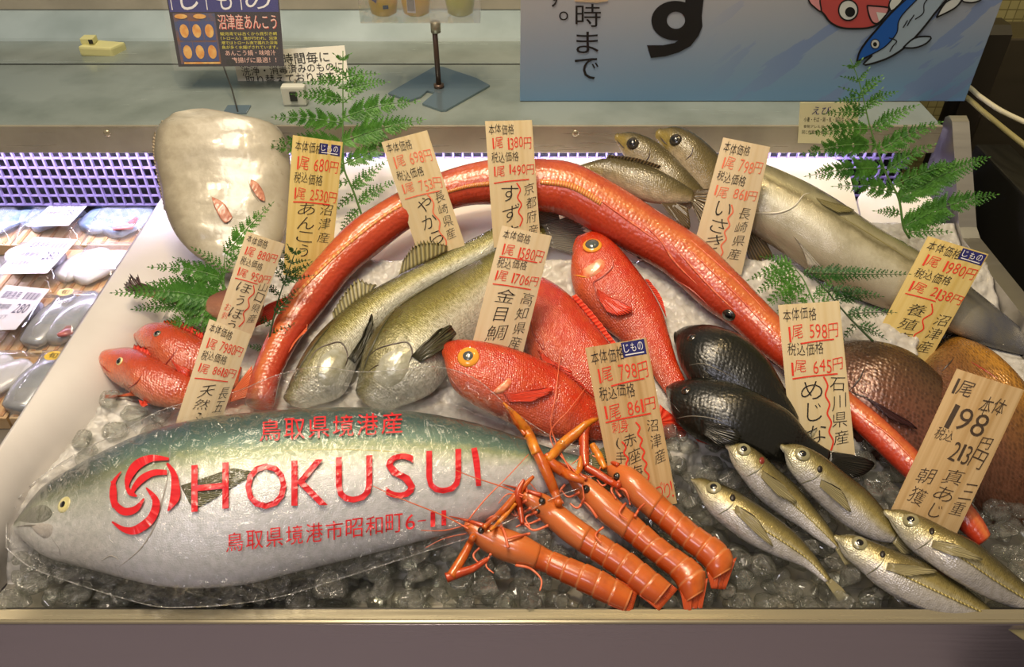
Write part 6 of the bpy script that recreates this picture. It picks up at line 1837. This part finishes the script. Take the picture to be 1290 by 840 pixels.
fern('green fern frond at the left spreading under the pale monkfish', [(300, 402), (290, 385), (283, 366), (282, 340), (284, 316)],
     [((284, 320), (342, 256)), ((284, 330), (326, 306)), ((283, 345), (300, 322)), ((283, 350), (195, 339)), ((283, 356), (222, 326)), ((284, 366), (192, 356)), ((288, 380), (148, 371)), ((290, 386), (165, 388)), ((294, 392), (192, 412)), ((284, 340), (246, 314)), ((296, 396), (240, 420))], (292, 392), lean=48, top_auto=0, foot_h=0.055, pin=0.17)
fern('dark green fern sprig beside the yellowish tag and the red arch', [(330, 470), (338, 430), (350, 380), (362, 345), (374, 312)],
     [((356, 360), (388, 330)), ((352, 372), (334, 356)), ((346, 395), (376, 366)), ((342, 410), (320, 398)), ((338, 430), (366, 408)), ((336, 440), (316, 436)), ((333, 455), (348, 438)), ((362, 345), (350, 326))], (334, 460), 'fern_dark', 'fern_stem_dark', lean=42, top_auto=0.3, foot_h=0.01)
fern('green fern frond lying between the red snout and the large silver fish', [(1034, 395), (1024, 378), (1012, 352), (999, 335)],
     [((999, 335), (946, 350)), ((1003, 340), (950, 372)), ((1008, 348), (960, 392)), ((1014, 358), (978, 396)), ((1020, 370), (1000, 398)), ((999, 335), (962, 322)), ((1024, 378), (1052, 350)), ((1028, 386), (1060, 374))], (1030, 392), lean=58, top_auto=0, foot_h=0.03, pin=0.2)
fern('dark green fern sprig lying across the belly of the large silver fish', [(1100, 430), (1070, 400), (1040, 365), (1020, 346), (1010, 342)],
     [((1012, 344), (1138, 350), 0.0, 17), ((1050, 378), (1112, 372)), ((1066, 396), (1120, 398)), ((1080, 410), (1118, 424)), ((1060, 388), (1040, 402)), ((1078, 408), (1062, 428)), ((1040, 366), (1090, 372))], (1080, 410), 'fern_dark', 'fern_stem_dark', lean=58, top_auto=0, foot_h=0.075, pin=0.2)
# ------------------------------------------------------------------ packs of cut fish on the left
M['pack_tray'] = plain('pack_tray', '#d9bf97', 0.5, noise_scale=14, col2='#c29a68'); M['pack_white'] = plain('pack_white', '#c9c7cc', 0.4)
M['pack_film'] = film('pack_film', '#ffffff', 0.05, 0.35, 0.08, 0.3, 25, milky=0.06)
M['skin_blue'] = plain('skin_blue', '#6f88ad', 0.25, metal=0.2, noise_scale=45, col2='#a3b2ca', coat=0.5); M['skin_grey'] = plain('skin_grey', '#a4a8ac', 0.25, metal=0.2, noise_scale=35, col2='#8e9096', coat=0.5)
M['skin_white'] = plain('skin_white', '#c9c9d2', 0.3, noise_scale=25, col2='#c5c4c8', coat=0.5)
M['flesh'] = plain('flesh', '#8e3840', 0.3, noise_scale=60, col2='#b96a66', coat=0.5); M['flesh_pink'] = plain('flesh_pink', '#d39a98', 0.3, coat=0.5)
M['sticker_gold'] = plain('sticker_gold', '#d8b63a', 0.35); M['ink_grey'] = plain('ink_grey', '#57546a', 0.6); M['slat'] = plain('slat', '#c7925a', 0.5, noise_scale=40, col2='#a8743e')
M['herb'] = plain('herb', '#5b6a2c', 0.5)
ZP = 0.012
def pack(label, u0, u1, vf, vb, skin, piece,  lab=None, gold=None, red=None, herb=None):
    yf, yb = PZ(100, vf, ZP).y, PZ(100, vb, ZP).y
    x0, x1 = PZ(u0, vf, ZP).x + 0.0015, PZ(u1, vf, ZP).x - 0.0015
    yf += 0.002; yb -= 0.002
    c = Vector(((x0 + x1) / 2, (yf + yb) / 2, -0.0215))
    t = empty('fish_pack', c, label, 'fish pack', 'packs of cut fish beside the ice')
    z0, z1 = -0.0212, ZP
    bm = bmesh.new()
    th = 0.0015
    box_bm(bm, (x0, yf, z0), (x1, yb, z0 + 0.02))
    bm_obj('tray', bm, M['pack_tray'], t)
    for k in range(5):
        x = x0 + (x1 - x0) * (k + 0.5) / 5
        box('tray_slat', (x - 0.003, yf + 0.004, z0 + 0.0202), (x + 0.003, yb - 0.004, z0 + 0.0216), M['slat'], t, 0.0004)
    # piece of fish: rounded slab
    (pu0, pv0), (pu1, pv1), wd, hh = piece; wd *= 1.35; hh *= 1.5
    a = Vector((x0 + (x1 - x0) * pu0, yf + (yb - yf) * pv0, z0 + 0.0216)); b = Vector((x0 + (x1 - x0) * pu1, yf + (yb - yf) * pv1, z0 + 0.0216))
    d = (b - a); L = d.length; d.normalize(); s = Vector((-d.y, d.x, 0))
    vs = []; fs = []; n, m = 20, 16
    for i in range(n + 1):
        f = i / n; w_ = wd * (0.55 + 0.45 * math.sin(math.pi * (0.12 + 0.80 * f))) * (1 if 0 < i < n else 0.6)
        for k in range(m):
            q_ = 2 * math.pi * k / m
            vs.append(a + d * (L * f) + s * (math.cos(q_) * w_) + Vector((0, 0, hh * 0.5 * (1 + math.sin(q_)) * (0.7 + 0.3 * math.sin(math.pi * f)))))
    for i in range(n):
        for k in range(m): fs.append((i * m + k, i * m + (k + 1) % m, (i + 1) * m + (k + 1) % m, (i + 1) * m + k))
    fs.append(tuple(range(m))[::-1]); fs.append(tuple(range(n * m, (n + 1) * m)))
    po = pyd('fish_piece', vs, fs, M[skin], t)
    off_ = s * (wd * 1.1) - d * 0.012
    pyd('fish_piece', [v_ * 1.0 + off_ for v_ in vs], fs, M[skin], t)
    if red:
        (ra, rb) = red
        vs2, fs2 = tube_data([a + d * (L * ra) - s * wd * 0.5 + Vector((0, 0, hh * 0.9)), a + d * (L * (ra + rb) / 2) - s * wd * 0.78 + Vector((0, 0, hh * 0.75)), a + d * (L * rb) - s * wd * 0.6 + Vector((0, 0, hh * 0.85))], [0.004, 0.011, 0.004], 8, 0.5)
        pyd('red_flesh', vs2, fs2, M['flesh'], po)
    if herb:
        h_ = Vector((x0 + (x1 - x0) * herb[0], yf + (yb - yf) * herb[1], z0 + 0.0215)); mb = MB()
        for k in range(7):
            q_ = k * 0.9; mb.add([h_, h_ + Vector((0.010 * math.cos(q_), 0.010 * math.sin(q_), 0.006)), h_ + Vector((0.016 * math.cos(q_ + 0.2), 0.016 * math.sin(q_ + 0.2), 0.004)), h_ + Vector((0.010 * math.cos(q_ + 0.4), 0.010 * math.sin(q_ + 0.4), 0.007))], [(0, 1, 2, 3)])
        mb.build('herb', M['herb'], t, False)
    # clear lid
    nx, ny = 14, 12; vs = []; fs = []
    for j in range(ny + 1):
        for i in range(nx + 1):
            fx, fy = i / nx, j / ny
            e_ = min(fx, 1 - fx, fy, 1 - fy)
            vs.append((x0 + (x1 - x0) * fx, yf + (yb - yf) * fy, z0 + 0.0205 + 0.031 * min(1, e_ * 7) + 0.001 * noise.noise(Vector((x0 * 60 + fx * 6, fy * 6, yf * 40)))))
    for j in range(ny):
        for i in range(nx):
            k = j * (nx + 1) + i; fs.append((k, k + 1, k + nx + 2, k + nx + 1))
    pyd('clear_lid', vs, fs, M['pack_film'], t)
    zl = z0 + 0.0205 + 0.0335
    fl_ = lambda A, B, C_, D_: [Vector((x0 + (x1 - x0) * p[0], yf + (yb - yf) * p[1], zl)) for p in (A, B, C_, D_)]
    if lab:
        A, B, C_, D_ = lab
        qd = fl_(A, B, C_, D_)
        fn = lambda u, v, q_=qd, o=0.0: (q_[0] * (1 - u) + q_[1] * u) * (1 - v) + (q_[3] * (1 - u) + q_[2] * u) * v + Vector((0, 0, o))
        lo = sheet('label', fn, 0.0005, Vector((0, 0, 1)), M['pack_white'], t)
        mb = MB(); f2 = lambda u, v: fn(u, v, o=0.0006)
        put_text(mb, '御刺身用', (0.12, 0.12, 0.5, 0.30), f2); put_text(mb, '280', (0.62, 0.40, 0.9, 0.62), f2); put_text(mb, '消費期限', (0.1, 0.42, 0.5, 0.54), f2); put_text(mb, '保存温度4以下', (0.1, 0.66, 0.6, 0.76), f2)
        for k in range(12): put_poly(mb, [(0.60 + 0.028 * k, 0.12), (0.60 + 0.028 * k + (0.008 if k % 3 else 0.016), 0.12), (0.60 + 0.028 * k + (0.008 if k % 3 else 0.016), 0.3), (0.60 + 0.028 * k, 0.3)], f2)
        mb.build('lettering', M['ink_grey'], lo, False)
    if gold:
        cx, cy = x0 + (x1 - x0) * gold[0], yf + (yb - yf) * gold[1]
        mb = MB(); put_poly(mb, ell(0, 0, 1, 1, 24), lambda u, v: Vector((cx + u * 0.0125, cy + v * 0.010, zl + 0.0004))); so = mb.build('gold_sticker', M['sticker_gold'], t, False)
        mb = MB(); put_text(mb, '旬', (-0.5, -0.6, 0.5, 0.6), lambda u, v: Vector((cx + u * 0.0125, cy - v * 0.010, zl + 0.0008))); mb.build('lettering', M['black_ink'], so, False)
    return t
LBL = ((0.40, 0.62), (0.96, 0.66), (0.90, 0.08), (0.30, 0.06))
pack('fish pack at the back left corner with a plain blue fillet', -80, 8, 302, 246, 'skin_blue', ((0.5, 0.2), (0.95, 0.75), 0.030, 0.016))
pack('fish pack at the back with a dark red cut fillet and white label', 8, 97, 302, 246, 'skin_blue', ((0.15, 0.3), (0.75, 0.8), 0.026, 0.017), LBL, red=(0.1, 0.6))
pack('fish pack with blue fillet and herb sprig beside the pale divider', 97, 186, 302, 246, 'skin_blue', ((0.35, 0.15), (0.85, 0.85), 0.030, 0.018), None, red=(0.0, 0.4), herb=(0.25, 0.85))
pack('fish pack in the middle row covered by a large white label', -22, 70, 364, 306, 'skin_white', ((0.1, 0.5), (0.8, 0.7), 0.022, 0.015), ((0.30, 0.92), (0.97, 0.86), (0.90, 0.10), (0.16, 0.08)))
pack('fish pack in the middle row holding pale slices next to the divider', 70, 152, 364, 306, 'skin_white', ((0.2, 0.2), (0.7, 0.8), 0.022, 0.014), None, herb=(0.3, 0.8))
pack('fish pack with a grey label on wooden slats at the left edge', -56, 27, 437, 366, 'skin_white', ((0.3, 0.5), (0.9, 0.7), 0.02, 0.013), ((0.22, 0.92), (1.0, 0.84), (0.93, 0.10), (0.15, 0.08)))
pack('fish pack with gold oval sticker and dark finned grey fillet', 27, 100, 437, 366, 'skin_grey', ((0.45, 0.1), (0.65, 0.95), 0.020, 0.017), None, gold=(0.30, 0.78), red=(0.0, 0.2))
pack('fish pack with gold oval sticker nearest the front', 4, 80, 520, 440, 'skin_grey', ((0.55, 0.1), (0.75, 0.95), 0.022, 0.017), None, gold=(0.42, 0.72))
pack('fish pack at the left edge nearest the front, mostly out of view', -78, 3, 520, 440, 'skin_white', ((0.3, 0.3), (0.9, 0.8), 0.022, 0.014), None)
# ------------------------------------------------------------------ ice
def ice_lump(x, y):
    a = noise.noise(Vector((x * 30, y * 30, 1.3))) * 0.006
    b = noise.noise(Vector((x * 95, y * 95, 4.1))) * 0.0042
    c = abs(noise.noise(Vector((x * 130, y * 130, 9.1)))) * 0.003
    return a + b + c
M['ice'] = ice_mat('ice')
def ice_h(x, y):
    z = S(y) - 0.004 + ice_lump(x, y)
    yf = 0.585 + 0.13 * min(1, max(0, (x - 0.12) / 0.12))
    if y < yf: z -= min(0.10, (yf - y) * 1.3)          # thins out to bare clear lumps towards the front rim
    k = max(0.0, 0.10 - (x - foot_x(y)))
    if y < 0.95: z += k * 0.30 * min(1, (0.95 - y) * 6) * min(1, max(0, (y - 0.5)) * 9)
    if y > 1.0: z = min(z, 0.072 + (y - 1.03) * 0.43 + ice_lump(x, y) * 0.2)
    return z
def ice_bed():
    nx, ny = 330, 200
    xb = XR - 0.001
    ya, yb = 0.505, 1.11
    solid = [f.bvh for f in everything()]
    Z = []
    for j in range(ny + 1):
        y = ya + (yb - ya) * j / ny; row = []; xa = foot_x(y) + 0.010
        for i in range(nx + 1):
            x = xa + (xb - xa) * i / nx
            z = ice_h(x, y); low = 9.0
            for b in solid:
                h_ = b.ray_cast(Vector((x, y, -0.2)), Vector((0, 0, 1)))
                if h_[0] is not None: low = min(low, h_[0].z)
            row.append((z, low))
        Z.append(row)
    vs = []; fs = []
    for j in range(ny + 1):
        for i in range(nx + 1):
            low = min(Z[jj][ii][1] for jj in range(max(0, j - 2), min(ny, j + 2) + 1) for ii in range(max(0, i - 2), min(nx, i + 2) + 1))
            z = max(-0.0432, min(Z[j][i][0], low - 0.0025))
            y = ya + (yb - ya) * j / ny; xa = foot_x(y) + 0.010
            vs.append((xa + (xb - xa) * i / nx, y, z))
    for j in range(ny):
        for i in range(nx):
            a = j * (nx + 1) + i; fs.append((a, a + 1, a + nx + 2, a + nx + 1))
    o = len(vs)
    ring = [i for i in range(nx + 1)] + [j * (nx + 1) + nx for j in range(1, ny + 1)] + [ny * (nx + 1) + i for i in range(nx - 1, -1, -1)] + [j * (nx + 1) for j in range(ny - 1, 0, -1)]
    for a in ring: vs.append((vs[a][0], vs[a][1], -0.0445))
    r_ = len(ring)
    for k in range(r_): fs.append((ring[k], o + k, o + (k + 1) % r_, ring[(k + 1) % r_]))
    fs.append(tuple(o + k for k in range(r_)))
    ob = pyd('crushed_ice', vs, fs, M['ice'], None, True)
    tag(ob, 'bed of crushed white ice filling the display case under the fish', 'ice', None, 'stuff')
    return BVHTree.FromPolygons([tuple(v) for v in vs], fs)
ICE = ice_bed()

# clear lumps along the front rim and in the gaps
M['clear_ice'] = clear_ice_mat('clear_ice')
def lump_mesh(seed):
    r_ = random.Random(seed)
    bm = bmesh.new(); bmesh.ops.create_icosphere(bm, subdivisions=3, radius=1.0)
    off = Vector((r_.uniform(0, 9), r_.uniform(0, 9), r_.uniform(0, 9)))
    pl = [(Vector((r_.uniform(-1, 1), r_.uniform(-1, 1), r_.uniform(-1, 1))).normalized(), r_.uniform(0.45, 0.8)) for _ in range(9)]
    for v in bm.verts:
        for nn_, d_ in pl:
            k = v.co.dot(nn_)
            if k > d_: v.co -= nn_ * (k - d_) * 0.85
        v.co *= 1 + 0.10 * noise.noise(v.co * 1.7 + off)
        v.co.z *= 0.72; v.co.x *= 1.18
    me = bpy.data.meshes.new('ice_lump'); bm.to_mesh(me); bm.free()
    me.polygons.foreach_set('use_smooth', [True] * len(me.polygons)); me.materials.append(M['clear_ice'])
    return me
LM = [lump_mesh(s) for s in range(8)]
solid = [f.bvh for f in everything()]
placed = []
rl = random.Random(21)
def inside(b, c):
    k = 0; p = c.copy(); up = Vector((0, 0, 1))
    for _ in range(12):
        h_ = b.ray_cast(p, up)
        if h_[0] is None: break
        k += 1; p = h_[0] + up * 1e-5
    return k % 2 == 1
def try_lump(x, y, rad, label, group, sink=0.5, zmin=None, into=None):
    for (a, b, c, r2) in placed:
        if (a - x) ** 2 + (b - y) ** 2 < (0.80 * (rad + r2)) ** 2: return False
    h_ = ICE.ray_cast(Vector((x, y, 1)), Vector((0, 0, -1)))
    z = h_[0].z if h_[0] is not None else -0.042
    if zmin is not None: z = max(z, zmin)
    z = max(z + rad * sink, -0.0415 + rad * 0.85)
    c = Vector((x, y, z))
    for b in solid:
        loc, nor, idx, dist = b.find_nearest(c)
        if loc is not None and (dist < rad * 0.95 or inside(b, c)): return False
    placed.append((x, y, z, rad))
    me = LM[rl.randrange(8)]; rot = (rl.uniform(-0.4, 0.4), rl.uniform(-0.4, 0.4), rl.uniform(0, 6.28))
    if into is not None:
        from mathutils import Euler
        mt = Matrix.Translation(c) @ Euler(rot).to_matrix().to_4x4() @ Matrix.Scale(rad, 4)
        into.add([mt @ v.co for v in me.vertices], [tuple(p.vertices) for p in me.polygons])
        return True
    o = bpy.data.objects.new('ice_lump', me); COL.objects.link(o)
    o.location = c; o.scale = (rad, rad, rad); o.rotation_euler = rot
    tag(o, label, 'ice', group)
    return True
G1 = ('clear melting ice lump lying between the bagged fish and the front steel rim', 'clear ice lumps along the front rim')
G2 = ('clear ice lump lying under and between the small silver fish on the right half', 'clear ice lumps between the fish')
G3 = ('clear ice lump heaped against the divider left of the bagged fish', 'clear ice lumps by the divider')
low = MB()
def fill(cnt, xr, yr, rr, zf, G, into=None, tries=9000, sink=0.3):
    got = 0
    for _ in range(tries):
        x = rl.uniform(*xr); y = rl.uniform(*yr); rad = rl.uniform(*rr)
        got += try_lump(x, y, rad, *G, sink=sink, zmin=zf(y), into=into)
        if got >= cnt: break
    return got
cnts = []
cnts.append(fill(110, (-0.57, 0.16), (0.498, 0.57), (0.008, 0.018), lambda y: -0.036 + (y - 0.5) * 0.3, G1, low)); placed = []
cnts.append(fill(170, (0.14, 0.70), (0.498, 0.73), (0.008, 0.018), lambda y: -0.036 + (S(y) + 0.01) * 0.8, G2, low)); placed = []
cnts.append(fill(110, (-0.57, 0.16), (0.498, 0.575), (0.010, 0.022), lambda y: -0.014 + (y - 0.5) * 0.3 + rl.uniform(-0.004, 0.006), G1)); placed = []
cnts.append(fill(150, (0.14, 0.70), (0.498, 0.73), (0.010, 0.021), lambda y: -0.016 + (S(y) + 0.01) * 0.8 + rl.uniform(-0.005, 0.006), G2)); placed = []
for _ in range(3000):
    y = rl.uniform(0.56, 0.76); x = foot_x(y) + rl.uniform(0.012, 0.15)
    try_lump(x, y, rl.uniform(0.008, 0.016), *G3, sink=0.3)
    if len(placed) >= 20: break
lo_ = low.build('loose_ice', M['clear_ice'], None, True)
tag(lo_, 'layer of small clear ice pieces on the steel tray under the front lumps', 'ice', None, 'stuff')
if DEBUG: print('lumps', cnts, len(placed))
